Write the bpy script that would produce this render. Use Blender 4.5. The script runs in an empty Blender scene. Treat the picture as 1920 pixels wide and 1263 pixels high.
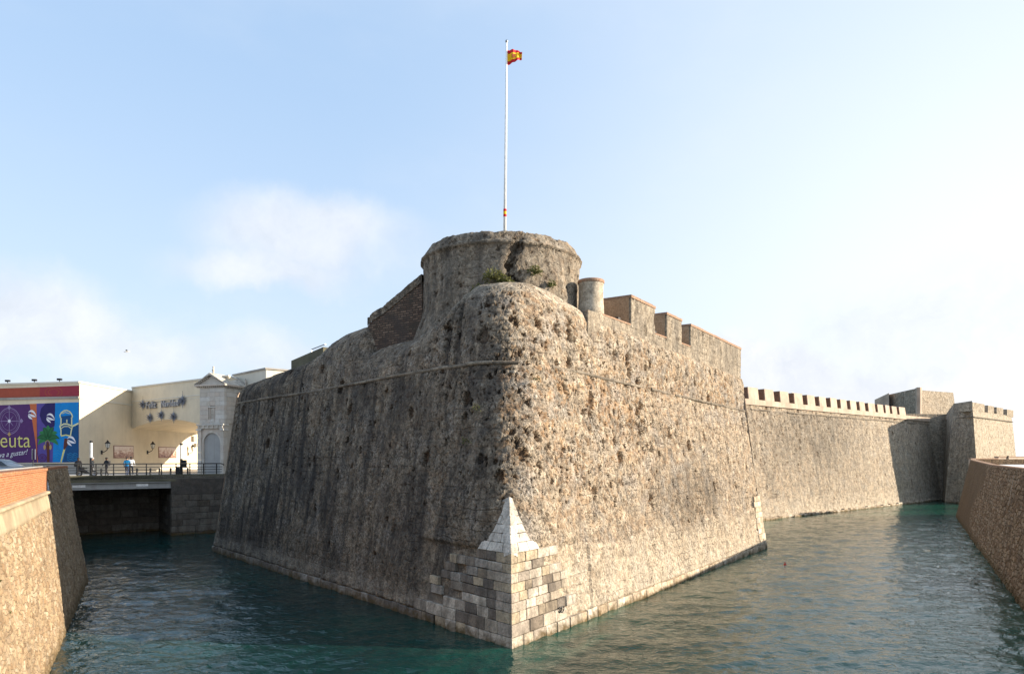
import bpy, bmesh, math, random
import numpy as np
from mathutils import Vector, Matrix, noise as mnoise
random.seed(7); rng = np.random.default_rng(7)
R = math.radians
scene = bpy.context.scene
col = scene.collection

# ------------------------------------------------------------------ camera
EYE = 7.45; F = 1280.0; CX = 960.0; HV = 858.0           # eye height, focal length and horizon in photo pixels
cam_d = bpy.data.cameras.new('camera'); cam = bpy.data.objects.new('camera', cam_d); col.objects.link(cam)
cam.location = (0, 0, EYE); cam.rotation_euler = (R(90), 0, 0)
cam_d.sensor_width = 36; cam_d.lens = 36 * F / 1920; cam_d.shift_y = (HV - 631.5) / 1920
cam_d.clip_end = 6000; cam_d.clip_start = .1
scene.camera = cam

# ------------------------------------------------------------------ light
SUN_EL, SUN_AZ = R(18), R(90)                             # azimuth clockwise from +Y (the view direction)
sdir = Vector((math.sin(SUN_AZ) * math.cos(SUN_EL), math.cos(SUN_AZ) * math.cos(SUN_EL), math.sin(SUN_EL)))
sun_d = bpy.data.lights.new('sun', 'SUN'); sun_d.energy = 5.0; sun_d.angle = R(.53); sun_d.color = (1, .86, .68)
sun = bpy.data.objects.new('sun', sun_d); col.objects.link(sun)
sun.rotation_euler = sdir.to_track_quat('Z', 'Y').to_euler(); sun.location = (60, 0, 60)
vs = scene.view_settings
vs.view_transform = 'Standard'; vs.look = 'None'; vs.exposure = 1.1; vs.gamma = 1; vs.use_curve_mapping = False
scene.cycles.max_bounces = 6; scene.cycles.diffuse_bounces = 3; scene.cycles.glossy_bounces = 3

# ------------------------------------------------------------------ node helper
class NT:
    def __init__(s, tree): s.t = tree; s.x = 0
    def n(s, typ, ins=None, **props):
        nd = s.t.nodes.new(typ); s.x += 40; nd.location = (s.x, 0)
        for k, v in props.items(): setattr(nd, k, v)
        if ins:
            for k, v in ins.items():
                sk = nd.inputs[k]
                if hasattr(v, 'is_output') or isinstance(v, bpy.types.NodeSocket): s.t.links.new(v, sk)
                else: sk.default_value = v
        return nd
    def math(s, op, a, b=0.0, c=0.0, clamp=False):
        return s.n('ShaderNodeMath', {0: a, 1: b, 2: c}, operation=op, use_clamp=clamp).outputs[0]
    def vm(s, op, a, b=(0, 0, 0)):
        nd = s.n('ShaderNodeVectorMath', {0: a}, operation=op)
        if op == 'SCALE':
            if isinstance(b, bpy.types.NodeSocket): s.t.links.new(b, nd.inputs[3])
            else: nd.inputs[3].default_value = b
        else:
            if isinstance(b, bpy.types.NodeSocket): s.t.links.new(b, nd.inputs[1])
            else: nd.inputs[1].default_value = b
        return nd.outputs['Value'] if op in ('LENGTH', 'DOT_PRODUCT', 'DISTANCE') else nd.outputs[0]
    def noise(s, vec, scale, detail=4, rough=.55, dist=0.0, color=False):
        nd = s.n('ShaderNodeTexNoise', {'Vector': vec, 'Scale': scale, 'Detail': detail, 'Roughness': rough, 'Distortion': dist})
        return nd.outputs['Color' if color else 'Fac']
    def vor(s, vec, scale, feature='F1', out='Distance', rnd=1.0):
        nd = s.n('ShaderNodeTexVoronoi', {'Vector': vec, 'Scale': scale, 'Randomness': rnd}, feature=feature)
        return nd.outputs[out], (nd.outputs['Color'] if 'Color' in nd.outputs else None)
    def ss(s, v, a, b, o0=0.0, o1=1.0):
        return s.n('ShaderNodeMapRange', {'Value': v, 'From Min': a, 'From Max': b, 'To Min': o0, 'To Max': o1}, interpolation_type='SMOOTHSTEP').outputs[0]
    def ramp(s, fac, stops, interp='LINEAR'):
        nd = s.n('ShaderNodeValToRGB', {'Fac': fac}); cr = nd.color_ramp; cr.interpolation = interp
        while len(cr.elements) < len(stops): cr.elements.new(.5)
        for e, (p, c) in zip(cr.elements, stops): e.position = p; e.color = (*c, 1)
        return nd.outputs[0]
    def mix(s, fac, a, b, blend='MIX'):
        nd = s.n('ShaderNodeMix', data_type='RGBA', blend_type=blend)
        for k, v in ((0, fac), (6, a), (7, b)):
            if isinstance(v, bpy.types.NodeSocket): s.t.links.new(v, nd.inputs[k])
            else: nd.inputs[k].default_value = v if k == 0 else (*v, 1)
        return nd.outputs[2]
    def attr(s, name, out='Fac'):
        return s.n('ShaderNodeAttribute', attribute_name=name).outputs[out]

# ------------------------------------------------------------------ sky
def make_world():
    w = bpy.data.worlds.new('World'); scene.world = w; w.use_nodes = True
    t = NT(w.node_tree); w.node_tree.nodes.clear()
    sky = t.n('ShaderNodeTexSky', sky_type='NISHITA', sun_disc=False, sun_elevation=SUN_EL, sun_rotation=SUN_AZ,
              air_density=1.0, dust_density=2.2, ozone_density=1.6, altitude=10)
    d = t.n('ShaderNodeTexCoord').outputs['Generated']
    d = t.vm('NORMALIZE', d)
    wob = t.vm('SCALE', t.vm('SUBTRACT', t.noise(d, 7, 6, .6, color=True), (.5, .5, .5)), .10)
    wob2 = t.vm('SCALE', t.vm('SUBTRACT', t.noise(d, 2.6, 3, .5, color=True), (.5, .5, .5)), .14)
    dd = t.vm('ADD', t.vm('ADD', d, wob), wob2)
    def puff(u, v, ru, rv, soft=1.0, amt=1.0):
        c = Vector(((u - CX) / F, 1, (HV - v) / F)); L = c.length; c.normalize()
        df = t.vm('MULTIPLY', t.vm('SUBTRACT', dd, tuple(c)), (F * L / ru, F * L / ru, F * L / rv))
        r = t.vm('LENGTH', df)
        return t.ss(r, 1.0 + .5 * soft, 1.0 - .75 * soft, 0, amt)
    puffs = [(590, 430, 185, 75, .85, .80), (520, 490, 170, 45, .85, .75), (60, 600, 260, 90, .8, .85), (250, 650, 190, 60, .9, .75), (560, 660, 190, 60, .8, .6),
             (1380, 690, 90, 70, .6, 1), (1500, 720, 130, 70, .6, 1), (1800, 640, 260, 110, .9, .75),
             (1650, 760, 330, 80, .7, 1.0), (-420, 620, 240, 110, .7, .9), (2300, 650, 260, 120, .7, .9)]
    m = None
    for p in puffs:
        q = puff(*p)
        m = q if m is None else t.math('MAXIMUM', m, q)
    z = t.n('ShaderNodeSeparateXYZ', {0: d}).outputs[2]
    band = t.math('MULTIPLY', t.ss(z, .24, .02), t.ss(t.noise(dd, 4.5, 6, .6), .42, .62))
    m = t.math('MAXIMUM', m, t.math('MULTIPLY', band, .6))
    high = t.math('MULTIPLY', t.ss(t.noise(t.vm('MULTIPLY', d, (1, 1, 2.2)), 2.2, 5, .55), .45, .8), .22)
    m = t.math('MAXIMUM', m, high)
    shade = t.noise(dd, 9, 6, .62)
    cc = t.ramp(shade, [(.25, (3.9, 4.2, 4.7)), (.5, (4.75, 4.95, 5.3)), (.7, (5.5, 5.55, 5.65))])
    # pale marine haze in the lower sky all the way round, and the broad glare on the sun's side
    base = t.mix(.68, sky.outputs[0], (3.05, 4.3, 6.05))
    base = t.mix(t.ss(z, .55, -.02, .0, .62), base, (4.6, 5.2, 5.85))
    gl_ = t.vm('DOT_PRODUCT', d, tuple(Vector((sdir.x, sdir.y, .12)).normalized()))
    base = t.mix(t.math('MULTIPLY', t.ss(gl_, -.2, .75, 0, .9), t.ss(z, .75, .15, .45, 1.0)), base, (5.75, 6.0, 6.3))
    colr = t.mix(m, base, cc)
    bg = t.n('ShaderNodeBackground', {'Color': colr, 'Strength': .09})
    out = t.n('ShaderNodeOutputWorld', {'Surface': bg.outputs[0]})
make_world()

# ------------------------------------------------------------------ photo geometry helpers
def W(u, v, Y): return Vector(((u - CX) / F * Y, Y, EYE + (HV - v) / F * Y))
def on_line(u, A, B):                                     # where the sight line at column u meets the plan line A-B: parameter
    r = (u - CX) / F
    dx, dy = B[0] - A[0], B[1] - A[1]
    return (r * A[1] - A[0]) / (dx - r * dy)
def on_wall(u, v, A, B):
    k = on_line(u, A, B); Y = A[1] + k * (B[1] - A[1])
    return Vector((A[0] + k * (B[0] - A[0]), Y, EYE + (HV - v) / F * Y))
def lerp(a, b, t): return a + (b - a) * t
def interp(x, pts): return float(np.interp(x, [p[0] for p in pts], [p[1] for p in pts]))
V2 = lambda x, y: np.array([x, y], float)
def unit(a): return a / np.linalg.norm(a)

# ------------------------------------------------------------------ object helpers
def tag(o, label=None, cat=None, group=None, kind=None):
    if label: o['label'] = label
    if cat: o['category'] = cat
    if group: o['group'] = group
    if kind: o['kind'] = kind
    return o
def thing(name, loc, label, cat, group=None):
    o = bpy.data.objects.new(name, None); col.objects.link(o); o.location = loc; o.empty_display_size = .3
    return tag(o, label, cat, group)
def wloc(p):
    v = Vector(p.location)
    while p.parent: p = p.parent; v += p.location
    return v
def link(name, me, mat, parent=None):
    o = bpy.data.objects.new(name, me); col.objects.link(o)
    if mat is not None and len(me.materials) == 0: me.materials.append(mat)
    if parent is not None:
        o.parent = parent
        if parent.type == 'EMPTY': o.matrix_parent_inverse = Matrix.Translation(-parent.location)
    return o
def copy_tree(o, parent=None):
    c = o.copy(); col.objects.link(c)
    if parent is not None: c.parent = parent
    for ch in list(o.children): copy_tree(ch, c)
    return c
def finish_attrs(me, attrs=None):
    n = len(me.vertices); co = np.empty(n * 3, np.float32); me.vertices.foreach_get('co', co)
    a = me.attributes.new('rest', 'FLOAT_VECTOR', 'POINT'); a.data.foreach_set('vector', co)
    for k, v in (attrs or {}).items():
        a = me.attributes.new(k, 'FLOAT', 'POINT')
        a.data.foreach_set('value', np.broadcast_to(np.asarray(v, np.float32).ravel() if np.ndim(v) else np.float32(v), n).astype(np.float32))
def grid(name, P, mat, parent=None, attrs=None, flip=False):
    m, n, _ = P.shape
    idx = np.arange(m * n).reshape(m, n)
    q = np.stack([idx[:-1, :-1], idx[:-1, 1:], idx[1:, 1:], idx[1:, :-1]], -1).reshape(-1, 4)
    if flip: q = q[:, ::-1]
    me = bpy.data.meshes.new(name)
    me.vertices.add(m * n); me.vertices.foreach_set('co', P.astype(np.float32).ravel())
    me.loops.add(q.size); me.loops.foreach_set('vertex_index', q.astype(np.int32).ravel())
    me.polygons.add(len(q)); me.polygons.foreach_set('loop_start', np.arange(0, q.size, 4, dtype=np.int32))
    me.update(calc_edges=True)
    me.polygons.foreach_set('use_smooth', np.ones(len(q), bool))
    # plan-length / height texture coordinates in metres
    du = np.zeros((m, n)); du[:, 1:] = np.cumsum(np.linalg.norm(np.diff(P, axis=1), axis=2), axis=1)
    dv = np.zeros((m, n)); dv[1:] = np.cumsum(np.linalg.norm(np.diff(P, axis=0), axis=2), axis=0)
    uv = np.stack([du, dv], -1).reshape(-1, 2)[q.ravel()]
    l = me.uv_layers.new(name='UVMap'); l.data.foreach_set('uv', uv.astype(np.float32).ravel())
    finish_attrs(me, attrs)
    return link(name, me, mat, parent)
class MB:
    def __init__(s): s.v = []; s.f = []; s.m = []; s.mi = 0
    def add(s, vs, fs):
        b = len(s.v); s.v += [tuple(v) for v in vs]
        for f in fs: s.f.append(tuple(i + b for i in f)); s.m.append(s.mi)
        return s
    def box(s, x0, x1, y0, y1, z0, z1):
        return s.add([(x0,y0,z0),(x1,y0,z0),(x1,y1,z0),(x0,y1,z0),(x0,y0,z1),(x1,y0,z1),(x1,y1,z1),(x0,y1,z1)],
                     [(0,3,2,1),(4,5,6,7),(0,1,5,4),(1,2,6,5),(2,3,7,6),(3,0,4,7)])
    def obox(s, p, d, a0, a1, b0, b1, z0, z1):
        """box along plan direction d from p: a along d, b along the left normal"""
        d = Vector((d[0], d[1])).normalized(); n = Vector((-d.y, d.x))
        q = lambda a, b: (p[0] + d.x * a + n.x * b, p[1] + d.y * a + n.y * b)
        return s.prism([q(a0, b0), q(a1, b0), q(a1, b1), q(a0, b1)], z0, z1)
    def prism(s, pts, z0, z1):
        n = len(pts); z0 = z0 if hasattr(z0, '__len__') else [z0] * n; z1 = z1 if hasattr(z1, '__len__') else [z1] * n
        ar = sum(pts[i][0] * pts[(i + 1) % n][1] - pts[(i + 1) % n][0] * pts[i][1] for i in range(n))
        if ar < 0: pts = pts[::-1]; z0 = list(z0)[::-1]; z1 = list(z1)[::-1]
        vs = [(p[0], p[1], a) for p, a in zip(pts, z0)] + [(p[0], p[1], a) for p, a in zip(pts, z1)]
        return s.add(vs, [tuple(range(n))[::-1], tuple(range(n, 2 * n))] + [(i, (i + 1) % n, n + (i + 1) % n, n + i) for i in range(n)])
    def hull8(s, o, i):
        """o: 4 outer corners (ccw seen from outside), i: the 4 inner ones"""
        return s.add(list(o) + list(i), [(0,1,2,3),(7,6,5,4),(4,5,1,0),(5,6,2,1),(6,7,3,2),(7,4,0,3)])
    def lathe(s, prof, c=(0, 0, 0), n=16, caps=True):
        b = []
        for r, z in prof:
            for k in range(n):
                a = 2 * math.pi * k / n; b.append((c[0] + r * math.cos(a), c[1] + r * math.sin(a), c[2] + z))
        fs = []
        for j in range(len(prof) - 1):
            for k in range(n): fs.append((j*n+k, j*n+(k+1)%n, (j+1)*n+(k+1)%n, (j+1)*n+k))
        if caps: fs += [tuple(range(n))[::-1], tuple(range((len(prof)-1)*n, len(prof)*n))]
        return s.add(b, fs)
    def tube(s, pts, r, n=8, caps=True):
        pts = [Vector(p) for p in pts]; m = len(pts); rs = r if hasattr(r, '__len__') else [r] * m
        vs = []; up = Vector((0, 0, 1))
        for i, p in enumerate(pts):
            d = (pts[min(i + 1, m - 1)] - pts[max(i - 1, 0)]).normalized()
            a = d.cross(up)
            if a.length < 1e-3: a = d.cross(Vector((0, 1, 0)))
            a.normalize(); b = a.cross(d).normalized()
            for k in range(n):
                t = 2 * math.pi * k / n; vs.append(p + a * (rs[i] * math.cos(t)) + b * (rs[i] * math.sin(t)))
        fs = [(i*n+k, (i+1)*n+k, (i+1)*n+(k+1)%n, i*n+(k+1)%n) for i in range(m - 1) for k in range(n)]
        if caps: fs += [tuple(range(n)), tuple(range((m-1)*n, m*n))[::-1]]
        return s.add(vs, fs)
    def poly(s, pts): return s.add(pts, [tuple(range(len(pts)))])
    def build(s, name, mat, parent=None, smooth=False, attrs=None, bevel=0, sub=0, kind=None, fix=True):
        me = bpy.data.meshes.new(name); me.from_pydata(s.v, [], s.f)
        mats = mat if isinstance(mat, (list, tuple)) else [mat]
        for k in mats: me.materials.append(k)
        if len(mats) > 1: me.polygons.foreach_set('material_index', np.array(s.m, np.int32))
        bm = bmesh.new(); bm.from_mesh(me)
        if fix: bmesh.ops.recalc_face_normals(bm, faces=bm.faces)
        if bevel: bmesh.ops.bevel(bm, geom=list(bm.edges), offset=bevel, segments=1, affect='EDGES', profile=.7)
        if sub: bmesh.ops.subdivide_edges(bm, edges=list(bm.edges), cuts=sub, use_grid_fill=True)
        bm.to_mesh(me); bm.free()
        l = me.uv_layers.new(name='UVMap')
        for p in me.polygons:
            p.use_smooth = smooth; nn = p.normal
            h = Vector((-nn.y, nn.x, 0))
            flat = h.length < .35
            if not flat: h.normalize()
            for li in p.loop_indices:
                c = me.vertices[me.loops[li].vertex_index].co
                l.data[li].uv = (c.x, c.y) if flat else (c.dot(h), c.z)
        finish_attrs(me, attrs)
        o = link(name, me, None, parent)
        if kind: o['kind'] = kind
        return o
#MARK materials
# ------------------------------------------------------------------ materials
def new_mat(name):
    m = bpy.data.materials.new(name); m.use_nodes = True; m.node_tree.nodes.clear()
    return m, NT(m.node_tree)
def out_surface(m, t, base, rough=.9, disp=None, bump=None, spec=.25, metal=0.0, bump_d=.02, extra=None):
    ins = {'Base Color': base if isinstance(base, bpy.types.NodeSocket) else (*base, 1), 'Roughness': rough, 'Specular IOR Level': spec, 'Metallic': metal}
    if extra: ins.update(extra)
    if bump is not None:
        ins['Normal'] = t.n('ShaderNodeBump', {'Height': bump, 'Distance': bump_d, 'Strength': 1.0}).outputs[0]
    b = t.n('ShaderNodeBsdfPrincipled', ins)
    o = t.n('ShaderNodeOutputMaterial', {'Surface': b.outputs[0]})
    if disp is not None:
        dn = t.n('ShaderNodeDisplacement', {'Height': disp, 'Midlevel': 0.0, 'Scale': 1.0})
        t.t.links.new(dn.outputs[0], o.inputs['Displacement']); m.displacement_method = 'BOTH'
    return m
def plain(name, c, rough=.6, metal=0.0, spec=.4, var=.12, scale=6.0, bump=0.0):
    """even colour with slight uneven wear"""
    m, t = new_mat(name)
    p = t.n('ShaderNodeTexCoord').outputs['Object']
    nz = t.noise(p, scale, 5, .6)
    k = t.ss(nz, .3, .7, 1 - var, 1 + var)
    rgb = t.n('ShaderNodeRGB'); rgb.outputs[0].default_value = (*c, 1)
    c2 = t.vm('SCALE', rgb.outputs[0], k)
    return out_surface(m, t, c2, rough, None, nz if bump else None, spec, metal, bump)

def rubble_mat(name):
    """weathered lime-mortar rubble: mottled pale mortar, stones, pits with brick-brown insides, black lichen runs"""
    m, t = new_mat(name)
    P = t.attr('rest', 'Vector')
    pitd, tone, plas, amp, orange, wet = [t.attr(k) for k in ('pit', 'tone', 'plaster', 'amp', 'orange', 'pale')]
    n_big = t.noise(P, .28, 4, .55)
    n_mid = t.noise(P, 1.7, 6, .68)
    n_fin = t.noise(P, 7.5, 4, .72)
    Pd = t.vm('ADD', P, t.vm('SCALE', t.noise(P, 2.3, 3, .6, color=True), .45))
    st, stc = t.vor(Pd, 4.2)
    stone = t.ss(st, .1, .75, 1, 0)
    stv = t.n('ShaderNodeSeparateColor', {0: stc}).outputs
    # pits of two sizes
    def pits(scale, r0, seedoff, squash):
        q = t.vm('ADD', t.vm('MULTIPLY', Pd, squash), (seedoff, seedoff * 1.7, seedoff * .3))
        d, c = t.vor(q, scale)
        cr = t.n('ShaderNodeSeparateColor', {0: c}).outputs
        on = t.math('SUBTRACT', pitd, cr[0])              # >0 where this cell is a pit
        on = t.ss(on, -.03, .12)
        rad = t.math('MULTIPLY_ADD', cr[1], r0 * .8, r0 * .45)
        dd = t.math('ADD', d, t.math('MULTIPLY', t.math('SUBTRACT', n_fin, .5), .5))
        inside = t.ss(t.math('DIVIDE', dd, rad), 1.0, .55)
        return t.math('MULTIPLY', inside, on)
    p1 = pits(1.15, .34, 3.1, (1, 1, .75)); p2 = pits(2.7, .36, 11.7, (1, 1, .8)); p3 = pits(6.0, .38, 5.2, (1, 1, .85))
    pit = t.math('MAXIMUM', t.math('MAXIMUM', p1, p2), t.math('MULTIPLY', p3, .6))
    noplas = t.math('SUBTRACT', 1.0, plas)
    pit = t.math('MULTIPLY', pit, t.math('MULTIPLY_ADD', noplas, .9, .1))
    # colour
    c = t.ramp(n_mid, [(.30, (.13, .105, .08)), (.43, (.26, .215, .165)), (.55, (.385, .315, .235)), (.70, (.57, .485, .375))])
    warm = t.ramp(n_mid, [(.3, (.17, .09, .042)), (.5, (.32, .185, .09)), (.7, (.47, .31, .17))])
    c = t.mix(t.math('MULTIPLY', t.ss(t.math('ADD', t.math('MULTIPLY', stv[0], .5), t.math('MULTIPLY', n_big, .6)), .48, .78), t.math('MULTIPLY_ADD', orange, .85, .2)), c, warm)
    grey = t.ramp(n_fin, [(.3, (.11, .105, .10)), (.5, (.27, .26, .245)), (.68, (.46, .44, .41))])
    c = t.mix(t.math('MULTIPLY', t.ss(t.noise(P, .8, 5, .6), .45, .68), .55), c, grey)
    plc = t.ramp(t.math('ADD', t.math('MULTIPLY', n_mid, .6), t.math('MULTIPLY', n_fin, .4)), [(.33, (.24, .19, .135)), (.46, (.40, .335, .25)), (.62, (.55, .475, .37))])
    c = t.mix(plas, c, plc)
    calm = t.ss(t.noise(t.vm('ADD', P, (31, 5, 2)), .55, 5, .6), .40, .62, 0, 1)          # patches where the facing survives smooth
    spk = t.ss(n_fin, .36, .60, .40, 1.18)
    spk = t.math('MULTIPLY_ADD', t.math('SUBTRACT', spk, 1.0), t.math('MULTIPLY_ADD', calm, -.6, 1.0), 1.0)
    spk = t.math('MULTIPLY_ADD', t.math('SUBTRACT', spk, 1.0), t.math('MULTIPLY_ADD', plas, -.5, 1.0), 1.0)
    c = t.vm('SCALE', c, spk)
    chk = t.ss(t.noise(P, 16, 4, .7), .40, .52, .62, 1.06)
    c = t.vm('SCALE', c, chk)
    c = t.vm('SCALE', c, t.ss(t.noise(t.vm('ADD', P, (7, 3, 1)), 3.1, 6, .62), .34, .56, .70, 1.08))
    # faint levelling courses of the rubble
    zq = t.math('ADD', t.n('ShaderNodeSeparateXYZ', {0: P}).outputs[2], t.math('MULTIPLY', t.noise(P, .9, 4, .6), .5))
    fr = t.math('FRACT', t.math('DIVIDE', zq, .44))
    crs = t.math('MULTIPLY', t.ss(t.math('ABSOLUTE', t.math('SUBTRACT', fr, .5)), .10, .0), t.ss(t.noise(t.vm('MULTIPLY', P, (1, 1, .5)), .7, 5, .65), .46, .60))
    c = t.mix(t.math('MULTIPLY', crs, .5), c, (.07, .055, .042))
    # small black holes of weathered stone
    hol = t.ss(t.noise(P, 5.2, 4, .75), .40, .34, 0, 1)
    hol = t.math('MULTIPLY', hol, t.math('MULTIPLY_ADD', calm, -.7, 1.0))
    c = t.mix(t.math('MULTIPLY', hol, .62), c, (.045, .036, .028))
    pc = t.ramp(n_fin, [(.3, (.035, .02, .012)), (.55, (.14, .075, .035)), (.75, (.30, .18, .09))])
    c = t.mix(t.math('MULTIPLY', pit, .88), c, pc)
    # rain runs and lichen (vertical)
    sv = t.vm('MULTIPLY', Pd, (1.5, 1.5, .07))
    run = t.ss(t.noise(sv, 1.0, 6, .62), .43, .64)
    run2 = t.ss(t.noise(t.vm('MULTIPLY', P, (3.5, 3.5, .16)), 1.0, 4, .6), .45, .66)
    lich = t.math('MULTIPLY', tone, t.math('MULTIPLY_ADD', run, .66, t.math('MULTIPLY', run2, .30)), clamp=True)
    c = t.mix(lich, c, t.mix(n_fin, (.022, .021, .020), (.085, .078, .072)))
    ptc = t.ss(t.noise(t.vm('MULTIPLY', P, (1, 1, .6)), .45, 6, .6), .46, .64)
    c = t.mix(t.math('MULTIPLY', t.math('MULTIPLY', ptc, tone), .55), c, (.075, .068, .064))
    c = t.vm('SCALE', c, t.ss(tone, .2, 1.0, 1.0, .57))  # tone also dims the whole colour, painting extra shade on the left-hand faces
    c = t.mix(t.math('MULTIPLY', wet, t.ss(n_mid, .3, .6, .25, .8)), c, t.mix(n_fin, (.42, .36, .28), (.66, .60, .50)))
    z = t.n('ShaderNodeSeparateXYZ', {0: P}).outputs[2]
    tide = t.ss(t.math('ADD', z, t.math('MULTIPLY', n_mid, 1.0)), 1.0, .5)
    c = t.mix(t.math('MULTIPLY', tide, .9), c, t.mix(n_fin, (.03, .022, .01), (.12, .085, .035)))
    # relief in metres
    h = t.math('MULTIPLY', t.math('SUBTRACT', n_mid, .5), .20)
    h = t.math('MULTIPLY_ADD', stone, .035, h)
    h = t.math('MULTIPLY_ADD', t.math('SUBTRACT', n_fin, .5), .055, h)
    h = t.math('MULTIPLY', h, t.math('MULTIPLY_ADD', plas, -.72, 1.0))
    h = t.math('MULTIPLY_ADD', crs, -.03, h)
    h = t.math('MULTIPLY_ADD', hol, -.02, h)
    h = t.math('MULTIPLY_ADD', pit, -.26, h)
    h = t.math('MULTIPLY', h, amp)
    return out_surface(m, t, c, .95, disp=h, spec=.12)

def masonry_mat(name, cols, mortar, sx=2.6, sz=5.2, warp=.16, depth=.035, smear=.35, dark=0.0):
    """coursed field-stone wall: every stone its own tint, recessed joints (coordinates: metres along wall, height)"""
    m, t = new_mat(name)
    uv = t.n('ShaderNodeUVMap', uv_map='UVMap').outputs[0]
    P = t.attr('rest', 'Vector')
    smo = t.attr('smooth')
    w = t.vm('SCALE', t.vm('SUBTRACT', t.noise(P, 1.6, 4, .6, color=True), (.5, .5, .5)), warp * 2)
    q = t.vm('MULTIPLY', t.vm('ADD', uv, w), (sx, sz, 0))
    nd = t.n('ShaderNodeTexVoronoi', {'Vector': q, 'Scale': 1.0, 'Randomness': .85}, voronoi_dimensions='2D', feature='F1')
    ne = t.n('ShaderNodeTexVoronoi', {'Vector': q, 'Scale': 1.0, 'Randomness': .85}, voronoi_dimensions='2D', feature='DISTANCE_TO_EDGE')
    r = t.n('ShaderNodeSeparateColor', {0: nd.outputs['Color']}).outputs
    n_fin = t.noise(P, 9, 7, .7); n_mid = t.noise(P, 1.3, 6, .6)
    st = t.ss(t.math('ADD', ne.outputs['Distance'], t.math('MULTIPLY', t.math('SUBTRACT', n_fin, .5), .18)), .03, .15)
    c = t.ramp(r[0], [(i / (len(cols) - 1), k) for i, k in enumerate(cols)])
    c = t.vm('SCALE', c, t.ss(n_fin, .3, .68, .68, 1.2))
    mo = t.vm('SCALE', t.n('ShaderNodeRGB').outputs[0], t.ss(n_fin, .3, .7, .7, 1.15))
    for x in t.t.nodes:
        if x.type == 'RGB': x.outputs[0].default_value = (*mortar, 1)
    sm = t.math('MAXIMUM', smo, t.math('MULTIPLY', t.ss(n_mid, .5, .66), smear))
    st2 = t.math('MULTIPLY', st, t.math('SUBTRACT', 1.0, sm))
    c = t.mix(st2, mo, c)
    run = t.ss(t.noise(t.vm('MULTIPLY', P, (1.6, 1.6, .1)), 1.0, 5, .6), .45, .68)
    c = t.mix(t.math('MULTIPLY', run, .22 + dark), c, (.05, .04, .032))
    c = t.mix(t.math('MULTIPLY', t.ss(t.noise(P, .5, 5, .6), .45, .7), .25), c, (.10, .08, .06))
    z = t.n('ShaderNodeSeparateXYZ', {0: P}).outputs[2]
    tide = t.ss(t.math('ADD', z, t.math('MULTIPLY', n_mid, .9)), 1.25, .55)
    c = t.mix(t.math('MULTIPLY', tide, .75), c, t.mix(n_fin, (.035, .025, .012), (.14, .10, .045)))
    h = t.math('MULTIPLY', st2, depth)
    h = t.math('MULTIPLY_ADD', t.math('MULTIPLY', r[1], st2), depth * .9, h)
    h = t.math('MULTIPLY_ADD', n_fin, .03, h); h = t.math('MULTIPLY_ADD', n_mid, .05, h)
    return out_surface(m, t, c, .93, disp=h, spec=.12)

def brick_mat(name, c1, c2, mortar, bw=.26, bh=.07, wear=.3, soot=.2, mort=.012):
    m, t = new_mat(name)
    uv = t.n('ShaderNodeUVMap', uv_map='UVMap').outputs[0]
    P = t.attr('rest', 'Vector')
    w = t.vm('SCALE', t.vm('SUBTRACT', t.noise(P, 3, 3, .6, color=True), (.5, .5, .5)), .05 * wear)
    b = t.n('ShaderNodeTexBrick', {'Vector': t.vm('ADD', uv, w), 'Color1': (*c1, 1), 'Color2': (*c2, 1), 'Mortar': (*mortar, 1), 'Scale': 1.0,
            'Mortar Size': mort, 'Mortar Smooth': .3, 'Brick Width': bw, 'Row Height': bh, 'Bias': 0.0})
    n_fin = t.noise(P, 12, 6, .7); n_mid = t.noise(P, 1.5, 6, .65)
    c = t.vm('SCALE', b.outputs[0], t.ss(n_fin, .3, .7, .7, 1.2))
    c = t.mix(t.math('MULTIPLY', t.ss(n_mid, .48, .68), wear), c, mortar)
    c = t.mix(t.math('MULTIPLY', t.ss(t.noise(P, .9, 6, .65), .44, .66), soot), c, (.06, .05, .045))
    h = t.math('MULTIPLY_ADD', b.outputs[1], -1.0, t.math('MULTIPLY', n_fin, .6))
    return out_surface(m, t, c, .92, bump=h, bump_d=.012, spec=.12)

def block_mat(name, cols, streak=.25, tide=False, bump=.02, con=1.0):
    """dressed stone: one tint per block (object random), grain and stains"""
    m, t = new_mat(name)
    P = t.attr('rest', 'Vector')
    rnd = t.n('ShaderNodeObjectInfo').outputs['Random']
    n_fin = t.noise(P, 11, 8, .7); n_mid = t.noise(P, 2.2, 7, .65)
    c = t.ramp(rnd, [(i / len(cols), k) for i, k in enumerate(cols)], 'CONSTANT')
    c = t.vm('SCALE', c, t.ss(n_mid, .3, .7, 1 - .28 * con, 1 + .2 * con))
    c = t.vm('SCALE', c, t.ss(n_fin, .32, .62, 1 - .38 * con, 1 + .1 * con))
    run = t.ss(t.noise(t.vm('MULTIPLY', P, (2.2, 2.2, .15)), 1.0, 5, .6), .44, .68)
    c = t.mix(t.math('MULTIPLY', run, streak), c, (.06, .05, .042))
    c = t.mix(t.math('MULTIPLY', t.ss(t.noise(P, .9, 6, .65), .45, .66), .45 * con), c, (.13, .11, .09))
    if tide:
        z = t.n('ShaderNodeSeparateXYZ', {0: P}).outputs[2]
        td = t.ss(t.math('ADD', z, t.math('MULTIPLY', n_mid, 1.1)), 1.05, .55)
        c = t.mix(t.math('MULTIPLY', td, .92), c, t.mix(n_fin, (.028, .02, .008), (.13, .085, .03)))
    h = t.math('ADD', t.math('MULTIPLY', n_fin, .7), t.math('MULTIPLY', n_mid, 1.2))
    return out_surface(m, t, c, .9, bump=h, bump_d=bump, spec=.15)

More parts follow.
